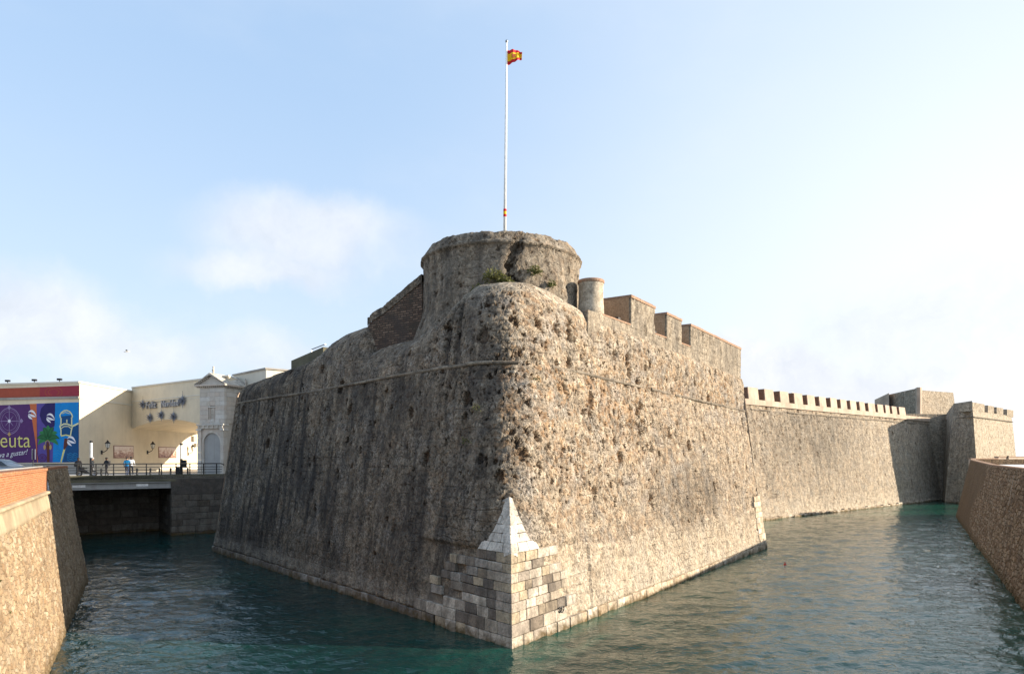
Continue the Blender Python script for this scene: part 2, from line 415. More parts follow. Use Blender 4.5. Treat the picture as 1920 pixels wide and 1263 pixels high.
def paint_mat(name, c, var=.1, streak=.12, rough=.8):
    m, t = new_mat(name)
    P = t.attr('rest', 'Vector')
    n_fin = t.noise(P, 8, 6, .7); n_mid = t.noise(P, .6, 6, .6)
    k = t.math('MULTIPLY', t.ss(n_mid, .3, .7, 1 - var, 1 + var * .6), t.ss(n_fin, .3, .7, .96, 1.03))
    rgb = t.n('ShaderNodeRGB'); rgb.outputs[0].default_value = (*c, 1)
    cc = t.vm('SCALE', rgb.outputs[0], k)
    run = t.ss(t.noise(t.vm('MULTIPLY', P, (2.4, 2.4, .12)), 1.0, 5, .6), .5, .75)
    cc = t.mix(t.math('MULTIPLY', run, streak), cc, (.16, .13, .10))
    return out_surface(m, t, cc, rough, bump=n_fin, bump_d=.004, spec=.2)

def water_mat():
    m, t = new_mat('water')
    P = t.n('ShaderNodeNewGeometry').outputs['Position']
    q = t.vm('MULTIPLY', P, (.65, 1.0, 1))
    b = t.noise(t.vm('ADD', q, (13, 4, 0)), 3.2, 3, .55, .8); c = t.noise(q, 9.0, 2, .5)
    h = t.math('MULTIPLY_ADD', c, .012, t.math('MULTIPLY', b, .055))
    bn = t.n('ShaderNodeBump', {'Height': h, 'Distance': 1.0, 'Strength': 1.0}).outputs[0]
    side_shade = t.math('ADD', t.noise(P, .09, 3, .5), t.ss(t.n('ShaderNodeSeparateXYZ', {0: P}).outputs[0], -14, 12, -.22, .22))    # noise plus shade painted into the colour: darker left channel, greener right
    base = t.mix(t.ss(side_shade, .25, .75), (.004, .025, .025), (.011, .074, .050))
    bs = t.n('ShaderNodeBsdfPrincipled', {'Base Color': base, 'Roughness': .045, 'IOR': 1.42, 'Specular IOR Level': .5, 'Normal': bn})
    t.n('ShaderNodeOutputMaterial', {'Surface': bs.outputs[0]})
    return m

M = {}
M['rubble'] = rubble_mat('rubble')
M['leftwall'] = masonry_mat('tan_fieldstone', [(.20, .13, .075), (.35, .25, .15), (.43, .33, .215), (.28, .18, .10), (.48, .39, .28), (.22, .155, .10), (.38, .27, .17)], (.36, .28, .185), 2.5, 5.6, .30, .035, .65)
M['rightwall'] = masonry_mat('brown_fieldstone', [(.18, .115, .07), (.30, .205, .13), (.39, .285, .185), (.235, .15, .09), (.42, .325, .225), (.27, .18, .115)], (.17, .115, .07), 1.7, 3.6, .16, .05, dark=.12)
M['brick'] = brick_mat('orange_brick', (.40, .125, .055), (.50, .20, .09), (.42, .27, .17), .25, .075, .15, .10)
M['oldbrick'] = brick_mat('old_thin_brick', (.085, .055, .042), (.24, .165, .12), (.06, .05, .04), .46, .13, 1.2, .8, .035)
M['tanbrick'] = brick_mat('tan_brick', (.42, .26, .15), (.52, .35, .22), (.50, .38, .26), .28, .065, .35, .18, .012)
M['coping'] = brick_mat('brick_coping', (.33, .20, .13), (.40, .26, .18), (.32, .25, .19), .14, .3, .25, .2)
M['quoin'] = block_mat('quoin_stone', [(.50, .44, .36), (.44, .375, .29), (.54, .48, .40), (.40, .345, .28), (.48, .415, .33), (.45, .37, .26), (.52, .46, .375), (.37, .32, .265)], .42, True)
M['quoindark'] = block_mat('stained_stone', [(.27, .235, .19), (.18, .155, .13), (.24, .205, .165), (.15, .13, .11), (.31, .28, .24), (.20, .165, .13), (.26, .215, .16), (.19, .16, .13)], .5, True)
M['pale'] = block_mat('pale_stone', [(.60, .56, .49), (.53, .48, .41), (.66, .62, .55), (.57, .53, .46)], .25)
M['plinth'] = block_mat('plinth_stone', [(.54, .45, .34), (.60, .52, .41), (.48, .38, .27), (.62, .55, .45), (.52, .42, .31)], .22, True)
M['cordon'] = block_mat('cordon_stone', [(.20, .17, .13), (.27, .23, .18), (.16, .135, .105), (.24, .20, .15)], .5)
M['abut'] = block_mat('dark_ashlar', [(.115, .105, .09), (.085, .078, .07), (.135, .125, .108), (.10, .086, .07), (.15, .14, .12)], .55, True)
M['gate'] = block_mat('gate_ashlar', [(.56, .52, .46), (.52, .47, .40), (.59, .56, .51), (.54, .49, .43), (.56, .49, .42)], .06, False, .004, .25)
M['cream'] = paint_mat('cream_render', (.66, .575, .43), .08, .10)
M['creamband'] = paint_mat('tan_render_band', (.38, .31, .21), .3, .45)
M['creamlight'] = paint_mat('pale_render', (.62, .58, .49), .06, .08)
M['concrete'] = paint_mat('concrete', (.34, .32, .29), .2, .3)
M['mossy'] = paint_mat('mossy_concrete', (.125, .118, .08), .35, .5)
M['girder'] = paint_mat('painted_girder', (.34, .34, .33), .12, .35, .55)
M['pave'] = paint_mat('paving', (.42, .39, .35), .2, 0)
M['terrace'] = paint_mat('white_terrace', (.78, .77, .75), .06, 0)
M['plaster'] = paint_mat('pink_plaster', (.47, .37, .285), .25, .35)
M['dirt'] = paint_mat('dry_earth', (.22, .19, .13), .3, 0)
M['seabed'] = paint_mat('seabed', (.08, .10, .08), .2, 0)
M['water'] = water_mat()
M['cheek'] = brick_mat('dark_brick_cheek', (.17, .085, .055), (.22, .125, .085), (.15, .11, .085), .28, .08, .2, .3)
M['black'] = plain('black_metal', (.012, .012, .013), .5)
#MARK structure
# ------------------------------------------------------------------ water and sea bed
def fbm(P, sc, oct=4, seed=0):
    """cheap value noise for the big uneven lumps, P (...,3)"""
    tot = 0; a = .5
    for o in range(oct):
        q = P * sc * 2 ** o + seed * 7.3; i = np.floor(q).astype(np.int64); f = q - i; f = f * f * (3 - 2 * f)
        def h(dx, dy, dz):
            n = (i[..., 0] + dx) * 374761393 + (i[..., 1] + dy) * 668265263 + (i[..., 2] + dz) * 1442695041
            n = (n ^ (n >> 13)) * 1274126177 & 0x7fffffff
            return ((n ^ (n >> 16)) & 0xffff) / 65535.0
        x = [[lerp(h(0, dy, dz), h(1, dy, dz), f[..., 0]) for dy in (0, 1)] for dz in (0, 1)]
        tot = tot + a * lerp(lerp(x[0][0], x[0][1], f[..., 1]), lerp(x[1][0], x[1][1], f[..., 1]), f[..., 2]); a *= .5
    return tot
def wave_height(X, Y):
    P = np.stack([X, Y, 0 * X], -1)
    h = 0
    for sc_, amp, ax, sd, ro in ((.45, .11, .55, 1, .25), (.95, .135, .55, 2, -.3), (1.9, .075, .6, 3, .15), (4.2, .026, .8, 4, -.1)):
        c_, s_ = math.cos(ro), math.sin(ro)
        Q = np.stack([(X * c_ - Y * s_) * ax, X * s_ + Y * c_, 0 * X + sd * 3.7], -1)
        n = fbm(Q, sc_, 2, sd) / .75
        h = h + amp * (1 - np.abs(2 * n - 1) ** 1.3 - .55)
    gust = .55 + 1.1 * fbm(P, .06, 3, 8)
    return h * gust
yy = 9 * (128 / 9) ** np.linspace(0, 1, 470); tt = np.linspace(-.84, .88, 800)
WX, WY = yy[:, None] * tt[None, :], np.repeat(yy[:, None], len(tt), 1)
WG_ = np.stack([WX, WY, wave_height(WX, WY)], -1)
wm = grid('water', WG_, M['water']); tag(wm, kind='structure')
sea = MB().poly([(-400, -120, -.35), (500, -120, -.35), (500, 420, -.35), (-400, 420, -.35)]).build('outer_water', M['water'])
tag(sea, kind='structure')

# ------------------------------------------------------------------ the great bastion
ZC = 11.7
L0, C0, R0 = V2(-23.8, 54.2), V2(0, 26.2), V2(20.7, 55.7)
L1, C1, R1 = V2(-21.7, 53.9), V2(-.13, 29.0), V2(19.15, 56.2)
def plan(z):
    f = z / ZC
    return lerp(L0, L1, f), lerp(C0, C1, f), lerp(R0, R1, f)
def rad(z): return interp(z, [(-1, 1.5), (3.5, 1.5), (5.8, 1.65), (9, 2.0), (11.7, 2.5)])
def spaced(n, p): return np.linspace(0, 1, n) ** p
NL, NA, NR = 520, 90, 520
def plan_row(z):
    """points of the rounded salient outline at height z, left end -> corner -> right end, with outward normals"""
    L, C, Rr = plan(z); r = rad(z)
    dl, dr = unit(L - C), unit(Rr - C)
    half = math.acos(np.clip(dl @ dr, -1, 1)) / 2
    tl = r / math.tan(half)
    bis = unit(dl + dr); O = C + bis * (r / math.sin(half))
    nl, nr = V2(-dl[1], dl[0]), V2(dr[1], -dr[0])
    if nl @ bis > 0: nl = -nl
    if nr @ bis > 0: nr = -nr
    s = spaced(NL, 1.25)[::-1]
    A = C + dl * tl; lf = A + np.outer(s, L - A)
    a0 = math.atan2(nl[1], nl[0]); a1 = math.atan2(nr[1], nr[0])
    while a1 < a0: a1 += 2 * math.pi
    an = np.linspace(a0, a1, NA + 2)[1:-1]
    arcn = np.stack([np.cos(an), np.sin(an)], -1); arc = O + r * arcn
    B = C + dr * tl; rt = B + np.outer(spaced(NR, 1.25), Rr - B)
    pts = np.concatenate([lf, arc, rt]); nrm = np.concatenate([np.tile(nl, (NL, 1)), arcn, np.tile(nr, (NR, 1))])
    return pts, nrm
NCOL = NL + NA + NR
colk = np.arange(NCOL)
left_t = np.where(colk < NL, spaced(NL, 1.25)[::-1][np.clip(colk, 0, NL - 1)], 0)              # 1 at the left end, 0 at the corner
right_t = np.where(colk >= NL + NA, spaced(NR, 1.25)[np.clip(colk - NL - NA, 0, NR - 1)], 0)   # 0 at the corner, 1 at the right end
arc_t = np.clip((colk - NL) / NA, 0, 1)
zc_col = 11.72 - .42 * right_t + .04 * np.sin(left_t * 9)
def face_pt(side, d, z, out=0.0):
    """point on the sharp battered face: d metres from the salient edge, at height z"""
    L, C, Rr = plan(z); e = L if side == 'L' else Rr
    dv = unit(e - C); n = V2(-dv[1], dv[0]) if side == 'R' else V2(dv[1], -dv[0])
    if n @ (C - (L + Rr) / 2) < 0: n = -n
    p = C + dv * d + n * out
    return Vector((p[0], p[1], z))

bastion = thing('bastion', (0, 26.2, 0), 'huge sloping stone bastion with a sharp pale foot standing in the moat', 'bastion')
NROW = 175
fr = np.linspace(-.09, 1, NROW)
S = np.zeros((NROW, NCOL, 3)); Nn = np.zeros((NROW, NCOL, 2))
for j, f in enumerate(fr):
    p, n = plan_row(f * ZC); S[j, :, :2] = p; Nn[j] = n; S[j, :, 2] = f * zc_col
# lower refacing below about 3.3 m on the sunlit side stands a little proud
led = 3.35 + .18 * np.sin(right_t * 21) * (right_t > .05)
stepm = (right_t > .13)[None, :] * np.clip((led[None, :] - S[:, :, 2]) / .06, 0, 1)
S[:, :, :2] += Nn * (stepm * .09)[..., None]
lump = (fbm(S, .35, 3, 1) - .45) * .35
dl_m, dr_m = np.linalg.norm(L0 - C0) * left_t, np.linalg.norm(R0 - C0) * right_t
Zs = S[:, :, 2]
rec = np.clip((3.75 - Zs) / .15, 0, 1) * np.where(colk < NL + NA / 2, np.clip((5.4 - dl_m) / 1.0, 0, 1), np.clip((3.8 - dr_m) / .8, 0, 1))[None, :]
rec = np.maximum(rec, np.clip((4.5 - Zs) / .2, 0, 1) * np.clip((right_t - .952) / .008, 0, 1)[None, :])
rec = np.maximum(rec, np.clip((.55 - Zs) / .1, 0, 1))
S[:, :, :2] -= Nn * (rec * .15)[..., None]; lump = lump * (1 - rec)
S[:, :, :2] += Nn * (lump * np.clip(S[:, :, 2] / 3, 0, 1))[..., None]
Z = S[:, :, 2]; rt2 = np.broadcast_to(right_t, Z.shape); lt2 = np.broadcast_to(left_t, Z.shape); ac2 = np.broadcast_to(arc_t, Z.shape)
n_l = fbm(S, .25, 3, 5)
hi = np.clip((Z - 4) / 6, 0, 1)
near = np.exp(-(rt2 / .38) ** 2)
pit = (.14 + .85 * hi * near * (ac2 > .3) + .38 * hi * (ac2 > .5)) * np.clip(n_l * 1.8, .3, 1.2)
pit = np.where(ac2 < .35, .10 + .10 * hi + .3 * np.exp(-(lt2 / .05) ** 2) * hi, pit)
pit *= np.where(stepm > .5, .5, 1) * (1 - rec)
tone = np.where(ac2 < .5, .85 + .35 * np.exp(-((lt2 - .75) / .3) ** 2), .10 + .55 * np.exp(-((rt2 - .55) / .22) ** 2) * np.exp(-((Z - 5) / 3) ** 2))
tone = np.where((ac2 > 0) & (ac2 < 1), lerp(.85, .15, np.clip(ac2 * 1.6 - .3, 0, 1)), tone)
plasm = np.where(ac2 > .5, .35 * (Z < led[None, :]) + .12, .15)
orange = np.clip(np.where(ac2 > .3, .18 + .75 * hi * near, .12 + .1 * n_l), 0, 1)
pale = np.where(ac2 > .5, np.clip((3.0 - Z) / 2.2, 0, 1) * .34, .0)
pale = np.where(ac2 < .5, np.exp(-((Z - .9) / .5) ** 2) * .30, pale)
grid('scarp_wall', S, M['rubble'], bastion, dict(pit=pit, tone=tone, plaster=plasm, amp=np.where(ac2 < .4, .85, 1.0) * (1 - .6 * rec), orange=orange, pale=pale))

# upper work above the cordon: rounded sloping top on the left and at the salient, upright on the right
p1, n1 = plan_row(ZC)
dist_l = left_t; dist_r = right_t
Hl = [(0, 4.2), (.05, 3.9), (.10, 3.2), (.16, 2.7), (.21, 2.3), (.345, 2.3), (.368, 4.0), (.45, 3.95), (.52, 3.6), (.56, 3.0), (.62, 2.6), (.687, 2.4), (.8, 2.1), (1, 1.75)]
Ol = [(0, 3.2), (.1, 3.2), (.2, 3.2), (.35, 3.0), (.5, 2.8), (.6, 2.6), (1, 2.0)]
Hr = [(0, 4.2), (.06, 4.0), (.12, 3.6), (.18, 3.3), (.25, 3.0), (1, 2.7)]
Or_ = [(0, 3.2), (.06, 3.0), (.12, 2.4), (.155, 1.2), (.185, .42), (.24, .33), (.3, .3), (1, .3)]
H = np.where(colk < NL + NA / 2, np.interp(dist_l, *zip(*Hl)), np.interp(dist_r, *zip(*Hr)))
O = np.where(colk < NL + NA / 2, np.interp(dist_l, *zip(*Ol)), np.interp(dist_r, *zip(*Or_)))
NU = 72
U = np.zeros((NU, NCOL, 3)); ph = np.linspace(0, math.pi / 2, NU)
# a crease on the shaded side of the nose and a softer one on the sunny side
gl = (np.exp(-((dist_l - .050) / .008) ** 2) + .7 * np.exp(-((dist_l - .022) / .006) ** 2)) * (colk < NL)
gr = np.exp(-((dist_r - .16) / .025) ** 2) * (colk >= NL + NA)
# crest line: plain inward offset along the faces, one smooth curve round the salient
crest = p1 - n1 * O[:, None]
iL = int(np.argmin(np.abs(left_t[:NL] - .13))); iR = NL + NA + int(np.argmin(np.abs(right_t[NL + NA:] - .19)))
bisd = unit(unit(L1 - C1) + unit(R1 - C1)); TLp, TRp = crest[iL], crest[iR]
midp = C1 + bisd * 4.6; Kc = (midp - .25 * TLp - .25 * TRp) / .5
wcs = np.concatenate([[0], np.cumsum(np.linalg.norm(np.diff(p1[iL:iR + 1], axis=0), axis=1))]); wcs /= wcs[-1]
crest[iL:iR + 1] = ((1 - wcs) ** 2)[:, None] * TLp + (2 * wcs * (1 - wcs))[:, None] * Kc + (wcs ** 2)[:, None] * TRp
for j, a in enumerate(ph):
    k = 1 - math.cos(a) ** .78                            # fuller than an ellipse
    U[j, :, :2] = p1 + (crest - p1) * k - n1 * (.04 + (gl * .5 + gr * .10) * math.sin(min(a * 1.6, 3.1)))[:, None]
    U[j, :, 2] = zc_col + H * math.sin(a) ** (.92)
lumpU = (fbm(U, .45, 3, 3) - .45) * .45
U[:, :, :2] += n1[None] * (lumpU * np.clip(np.linspace(0, 6, NU), 0, 1)[:, None])[..., None]
U[:, :, 2] += (fbm(U, .6, 3, 9) - .45) * .30 * np.linspace(0, 1, NU)[:, None]
aU = np.broadcast_to(arc_t, U.shape[:2]); rU = np.broadcast_to(right_t, U.shape[:2]); lU = np.broadcast_to(left_t, U.shape[:2]); hU = np.linspace(0, 1, NU)[:, None] + 0 * aU
nose = (rU < .2) & (lU < .12)
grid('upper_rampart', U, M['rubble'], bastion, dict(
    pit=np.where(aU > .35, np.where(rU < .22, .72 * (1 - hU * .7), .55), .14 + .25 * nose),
    tone=np.where(aU < .5, .62 + .5 * (lU > .6), .12 + .2 * hU) + .8 * np.broadcast_to(gl, aU.shape), plaster=np.where((hU > .6) & nose, .55, np.where(rU > .24, .35 * hU, .12)),  # gl term paints the shade of the creases into the colour
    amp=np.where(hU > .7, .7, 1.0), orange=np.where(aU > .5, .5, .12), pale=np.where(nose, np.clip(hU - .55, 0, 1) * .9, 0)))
# cordon stones
def polyline_at(dist, P):
    seg = np.linalg.norm(np.diff(P[:, :2], axis=0), axis=1); cs = np.concatenate([[0], np.cumsum(seg)])
    return cs
cs = polyline_at(0, p1); total = cs[-1]
def cord_pt(d):
    return Vector((np.interp(d, cs, p1[:, 0]), np.interp(d, cs, p1[:, 1]), np.interp(d, cs, zc_col))), Vector((np.interp(d, cs, n1[:, 0]), np.interp(d, cs, n1[:, 1]), 0)).normalized()
d = 0; mid = cs[NL + NA // 2]
while d < total - .3:
    ln = random.uniform(.95, 1.6)
    e = min(d + ln, total)
    rel = d - mid
    gap = (-.3 < rel < 4.6 and random.random() < .75) or (rel > 4.6 and random.random() < .10)
    if not gap:
        mb = MB(); ring = []
        dz = random.uniform(-.02, .02); pr = random.uniform(.0, .05)
        ns = 4
        for k in range(ns):
            q = lerp(d + .012, e - .012, k / (ns - 1)); c, n = cord_pt(q)
            for ang in (-90, -50, -10, 30, 65, 90):
                ring.append(c + n * (.08 * math.cos(R(ang)) + pr * .6 - .02) + Vector((0, 0, .085 * math.sin(R(ang)) + dz)))
            ring.append(c - n * .25 + Vector((0, 0, .085 + dz))); ring.append(c - n * .25 + Vector((0, 0, -.085 + dz)))
        m = 8
        mb.add(ring, [(k*m+i, (k+1)*m+i, (k+1)*m+(i+1)%m, k*m+(i+1)%m) for k in range(ns-1) for i in range(m)] + [tuple(range(m)), tuple(range((ns-1)*m, ns*m))])
        mb.build('cordon_stone', M['cordon'], bastion)
    d = e

# dressed quoin at the salient: courses of blocks on both faces, real joints
def face_block(side, d0, d1, z0, z1, proud, mat, name='block', g=.011, th=.34, par=None):
    o = [face_pt(side, d0 + g, z0 + g, proud), face_pt(side, d1 - g, z0 + g, proud), face_pt(side, d1 - g, z1 - g, proud), face_pt(side, d0 + g, z1 - g, proud)]
    jt = lambda: Vector((random.uniform(-.014, .014), random.uniform(-.014, .014), random.uniform(-.016, .016)))
    o = [p_ + jt() for p_ in o]
    i = [face_pt(side, d0 + g, z0 + g, -th), face_pt(side, d1 - g, z0 + g, -th), face_pt(side, d1 - g, z1 - g, -th), face_pt(side, d0 + g, z1 - g, -th)]
    MB().hull8(o, i).build(name, mat, par or bastion, bevel=random.uniform(.012, .03))
zs = [3.64, 3.25, 2.88, 2.5, 2.14, 1.77, 1.40, .98, .5, -.5]
for k in range(len(zs) - 1):
    z1, z0 = zs[k], zs[k + 1]; g = .011; pr = .02
    a, b = (.55, .95) if k % 2 else (.95, .5)
    a += random.uniform(-.08, .08); b += random.uniform(-.08, .08)
    if k >= 7: a += .3; b += .3
    # corner stone: wraps the edge
    def ring(z, o):
        c = plan(z)[1]; out = unit(c - (plan(z)[0] + plan(z)[2]) / 2) * (o / .62)
        return [face_pt('L', a - g, z, o), Vector((c[0] + out[0], c[1] + out[1], z)), face_pt('R', b - g, z, o), face_pt('R', b - g, z, -.5), face_pt('L', a - g, z, -.5)]
    mb = MB(); r0, r1 = ring(z0 + g, pr), ring(z1 - g, pr)
    mb.add(r0 + r1, [(4,3,2,1,0), (5,6,7,8,9)] + [(i, (i+1)%5, 5+(i+1)%5, 5+i) for i in range(5)])
    mb.build('block', M['quoin'], bastion, bevel=.012)
    ext = {'L': interp(k, [(0, 3.0), (2, 4.8), (4, 5.4), (6, 5.8), (8, 6.5)]), 'R': interp(k, [(0, 2.6), (2, 3.4), (4, 3.8), (6, 4.2), (8, 4.4)])}
    for side, d in (('L', a), ('R', b)):
        e = ext[side] + random.uniform(-.8, .8)
        while d < e:
            w = random.uniform(.5, .95) if k < 7 else random.uniform(.7, 1.2)
            frac = d / e
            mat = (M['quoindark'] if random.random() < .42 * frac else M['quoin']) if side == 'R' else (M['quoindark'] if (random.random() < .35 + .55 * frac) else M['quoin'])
            if not (frac > (.62 if side == 'L' else .9) and random.random() < .30):
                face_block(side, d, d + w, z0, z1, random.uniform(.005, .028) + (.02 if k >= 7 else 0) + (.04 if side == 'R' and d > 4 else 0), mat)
            d += w
# pyramidal stop over the quoin
Lz = lambda z: plan(z)
apz = 5.85
Lc, Cc, Rc = plan(apz); bis = unit((Lc + Rc) / 2 - Cc); rr = rad(apz)
half = math.acos(unit(Lc - Cc) @ unit(Rc - Cc)) / 2
ap = Cc + bis * (rr / math.sin(half) - rr - .10)
apex = Vector((ap[0], ap[1], apz)); zb = 3.64
BL, BR = face_pt('L', 2.15, zb, .03), face_pt('R', 2.05, zb, .03)
cb = plan(zb)[1] - bis * .03; BC = Vector((cb[0], cb[1], zb))
courses = [0, .17, .33, .49, .64, .80, 1.0]
for k in range(6):
    f0, f1 = courses[k], courses[k + 1]
    for (P0, P1, nsplit) in ((BL, BC, [3, 3, 2, 2, 1, 1][k]), (BC, BR, [3, 2, 2, 1, 1, 1][k])):
        cuts = [0] + sorted(random.uniform(.8, 1.2) * q / nsplit for q in range(1, nsplit)) + [1]
        nrm = (P1 - P0).cross(apex - P0).normalized()
        if nrm.y > 0: nrm = -nrm
        for q in range(nsplit):
            def pt(s, f, o): 
                return P0.lerp(P1, s).lerp(apex, f) + nrm * o
            s0, s1 = cuts[q] + .008, cuts[q + 1] - .008; e0, e1 = f0 + .005, min(f1 - .005, .992); pr = random.uniform(-.004, .014)
            MB().hull8([pt(s0, e0, pr), pt(s1, e0, pr), pt(s1, e1, pr), pt(s0, e1, pr)], [pt(s0, e0, -.4), pt(s1, e0, -.4), pt(s1, e1, -.4), pt(s0, e1, -.4)]).build('pyramid_stone', M['pale'], bastion, bevel=.008)
# plinth course along the water, quoin at the far right end
for side, d, e in (('R', 4.0, 36.2), ('L', 5.4, 36.8)):
    while d < e:
        w = random.uniform(.6, 1.05); w = min(w, e - d + .02)
        if w > .2:
            tp = .50 + random.uniform(-.03, .03)
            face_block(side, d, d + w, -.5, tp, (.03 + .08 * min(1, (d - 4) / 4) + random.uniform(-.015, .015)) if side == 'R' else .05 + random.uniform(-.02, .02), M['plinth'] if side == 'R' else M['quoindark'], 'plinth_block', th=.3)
        d += w
endR = np.linalg.norm(R0 - C0)
for k in range(9):
    z0 = .5 + k * .43
    Lr = np.linalg.norm(plan(z0)[2] - plan(z0)[1])
    w = (1.85 if k % 2 else 1.65) + random.uniform(-.06, .06); sp = w * random.uniform(.45, .6)
    for d0, d1 in ((Lr - w, Lr - w + sp), (Lr - w + sp, Lr + .02)):
        face_block('R', d0, d1, z0, z0 + .43, .12 + random.uniform(0, .02), M['plinth'], 'end_block')
# flanks and terreplein behind (closing the body)
for A, B, A1, B1 in ((L0, V2(-10, 72), L1, V2(-11, 70)), (V2(11.5, 72), R0, V2(10.5, 70), R1)):
    MB().add([(A[0], A[1], -.6), (B[0], B[1], -.6), (B1[0], B1[1], 12.6), (A1[0], A1[1], 12.6)], [(0, 1, 2, 3)]).build('flank_wall', M['plaster'], bastion, fix=False)
MB().prism([(L1[0] + 1.8, L1[1] - .3), (C1[0], C1[1] + 2.9), (R1[0] - 1.2, R1[1] - .6), (10, 70), (-10.5, 70)], 12.4, 12.9).build('terreplein', M['dirt'], bastion)

# ------------------------------------------------------------------ parapet and merlons on the sunlit side
pu = V2(-.13, 29.0); pw = R1
dpar = unit(pw - pu); inpar = V2(-dpar[1], dpar[0])       # into the bastion
PA = pu + inpar * .32; PB = pw + inpar * .30
def par_d(u): return on_line(u, PA, PB) * np.linalg.norm(PB - PA)
def wall_box(name, d0, d1, b0, b1, z0, z1a, z1b, mat, parent, attrs, nx=None, nz=None, skew=(0, 0)):
    """upright wall block on the parapet line; front sheet and sides are gridded so that the relief is real"""
    def pt(d, b): 
        p = PA + dpar * d + inpar * b; return p
    lx = d1 - d0; nx = nx or max(6, int(lx / .09)); nz = nz or max(6, int((z1a - z0) / .09)); nb = max(4, int((b1 - b0) / .12))
    loop = [(d1 + skew[1], b1)] 
    path = [(d0 + skew[0], b1, d0, b0, nb), (d0, b0, d1, b0, nx), (d1, b0, d1 + skew[1], b1, nb)]
    ds, bs = [], []
    for a0, c0, a1, c1, n in path:
        tt = np.linspace(0, 1, n + 1)[(1 if ds else 0):]
        ds += list(lerp(a0, a1, tt)); bs += list(lerp(c0, c1, tt))
    ds, bs = np.array(ds), np.array(bs)
    zt = lerp(z1a, z1b, np.clip((ds - d0) / lx, 0, 1))
    P = np.zeros((nz + 2, len(ds), 3))
    xy = PA[None] + np.outer(ds, dpar) + np.outer(bs, inpar)
    for j in range(nz + 1):
        P[j, :, :2] = xy; P[j, :, 2] = lerp(z0, zt, j / nz)
    cen = xy.mean(0); P[nz + 1, :, :2] = xy * .02 + cen * .98; P[nz + 1, :, 2] = zt.mean()
    return grid(name, P, mat, parent, attrs)
TOPZ = lambda d: 16.9 - .016 * d
# low wall behind the sills
total_d = np.linalg.norm(PB - PA)
rubA = dict(pit=.25, tone=.72, plaster=.72, amp=.8, orange=.30, pale=.15)
wall_box('parapet_wall', par_d(1102), total_d, 0, 2.3, 13.4, 15.1, 15.05, M['rubble'], bastion, rubA)
mer = [(1183, 1228), (1250, 1278), (1295, None)]
for u0, u1 in mer:
    d0 = par_d(u0); d1 = par_d(u1) if u1 else total_d
    wall_box('merlon', d0, d1, -.012, 2.2, 15.0, TOPZ(d0), TOPZ(d1), M['rubble'], bastion, rubA, skew=(-.15, .15))
    # brick lining of the embrasure cheek and the coping
    q = lambda d, b: tuple(PA + dpar * d + inpar * b)
    MB().prism([q(d0 - .05, .10), q(d0 - .02, .10), q(d0 - .16, 2.15), q(d0 - .22, 2.15)], 15.12, TOPZ(d0) - .01).build('embrasure_cheek', M['tanbrick'], bastion)
    dd = d0 - .05
    while dd < d1:
        ee = min(dd + random.uniform(.5, .7), d1 + .04)
        MB().prism([q(dd + .004, -.06), q(ee - .004, -.06), q(ee - .004, 2.25), q(dd - .1, 2.25)], TOPZ(dd) + .0, TOPZ(dd) + .16 + random.uniform(-.015, .015)).build('coping_stone', M['coping'], bastion)
        dd = ee
for ua, ub in ((1130, 1183), (1228, 1250), (1278, 1295)):
    d0, d1 = par_d(ua), par_d(ub)
    MB().prism([q(d0, -.03), q(d1 - .05, -.03), q(d1 - .2, 2.2), q(d0, 2.2)], 15.09, 15.17).build('sill', M['coping'], bastion)

# ------------------------------------------------------------------ round tower
TC, TR, TZ = V2(-.62, 39.0), 4.45, .85
tower = thing('round_tower', (TC[0], TC[1], 13), 'squat round stone tower with brick rim rising behind the bastion nose', 'tower')
prof = [(TR + .9, 11.6), (TR + .95, 12.2), (TR + .68, 12.8), (TR + .32, 13.6), (TR + .08, 14.4), (TR + .0, 15.6), (TR - .05, 16.6), (TR - .02, 17.3), (TR + .02, 17.44), (TR + .13, 17.48), (TR + .15, 17.56), (TR + .10, 17.62), (TR + .03, 17.68), (TR - .10, 17.95), (TR - .2, 18.12), (TR - .3, 18.17), (TR - .9, 18.17), (TR - .95, 17.6)]
pz = []
for (r0, z0), (r1, z1) in zip(prof[:-1], prof[1:]):
    k = max(1, int(math.hypot(r1 - r0, z1 - z0) / .07)); pz += [(lerp(r0, r1, i / k), lerp(z0, z1, i / k)) for i in range(k)]
pz.append(prof[-1]); pz = np.array(pz); pz[:, 1] += TZ; NT_ = 420
an = np.linspace(0, 2 * math.pi, NT_ + 1)
T = np.zeros((len(pz), NT_ + 1, 3))
T[:, :, 0] = TC[0] + pz[:, :1] * np.cos(an); T[:, :, 1] = TC[1] + pz[:, :1] * np.sin(an); T[:, :, 2] = pz[:, 1:2]
lt = (fbm(T * np.array([1, 1, 1]), .5, 3, 4) - .45) * .25; lt[:, -1] = lt[:, 0]
T[:, :, 0] += lt * np.cos(an); T[:, :, 1] += lt * np.sin(an)
rim = np.clip((T[:, :, 2] - 17.7 - TZ) / .4, 0, 1); ed = (fbm(T, 2.2, 4, 6) - .47) * .32; ed[:, -1] = ed[:, 0]
T[:, :, 2] += rim * ed
def crackf(T): return np.exp(-((T[:, :, 0] - .15 - .25 * np.sin(T[:, :, 2] * 2.1)) / .20) ** 2) * (T[:, :, 1] < TC[1]) * np.clip((T[:, :, 2] - 15.8) / .6, 0, 1) * np.clip((18.7 - T[:, :, 2]) / .4, 0, 1)
rimz = np.clip((T[:, :, 2] - 17.65 - TZ) / .08, 0, 1)
T[:, :, :2] -= (np.clip(crackf(T), 0, 1) * .35)[..., None] * np.stack([np.cos(an), np.sin(an)], -1)[None]
sunny = np.clip(np.cos(an - R(-20)) * .9 + .1, 0, 1)[None, :] + 0 * T[:, :, 2]
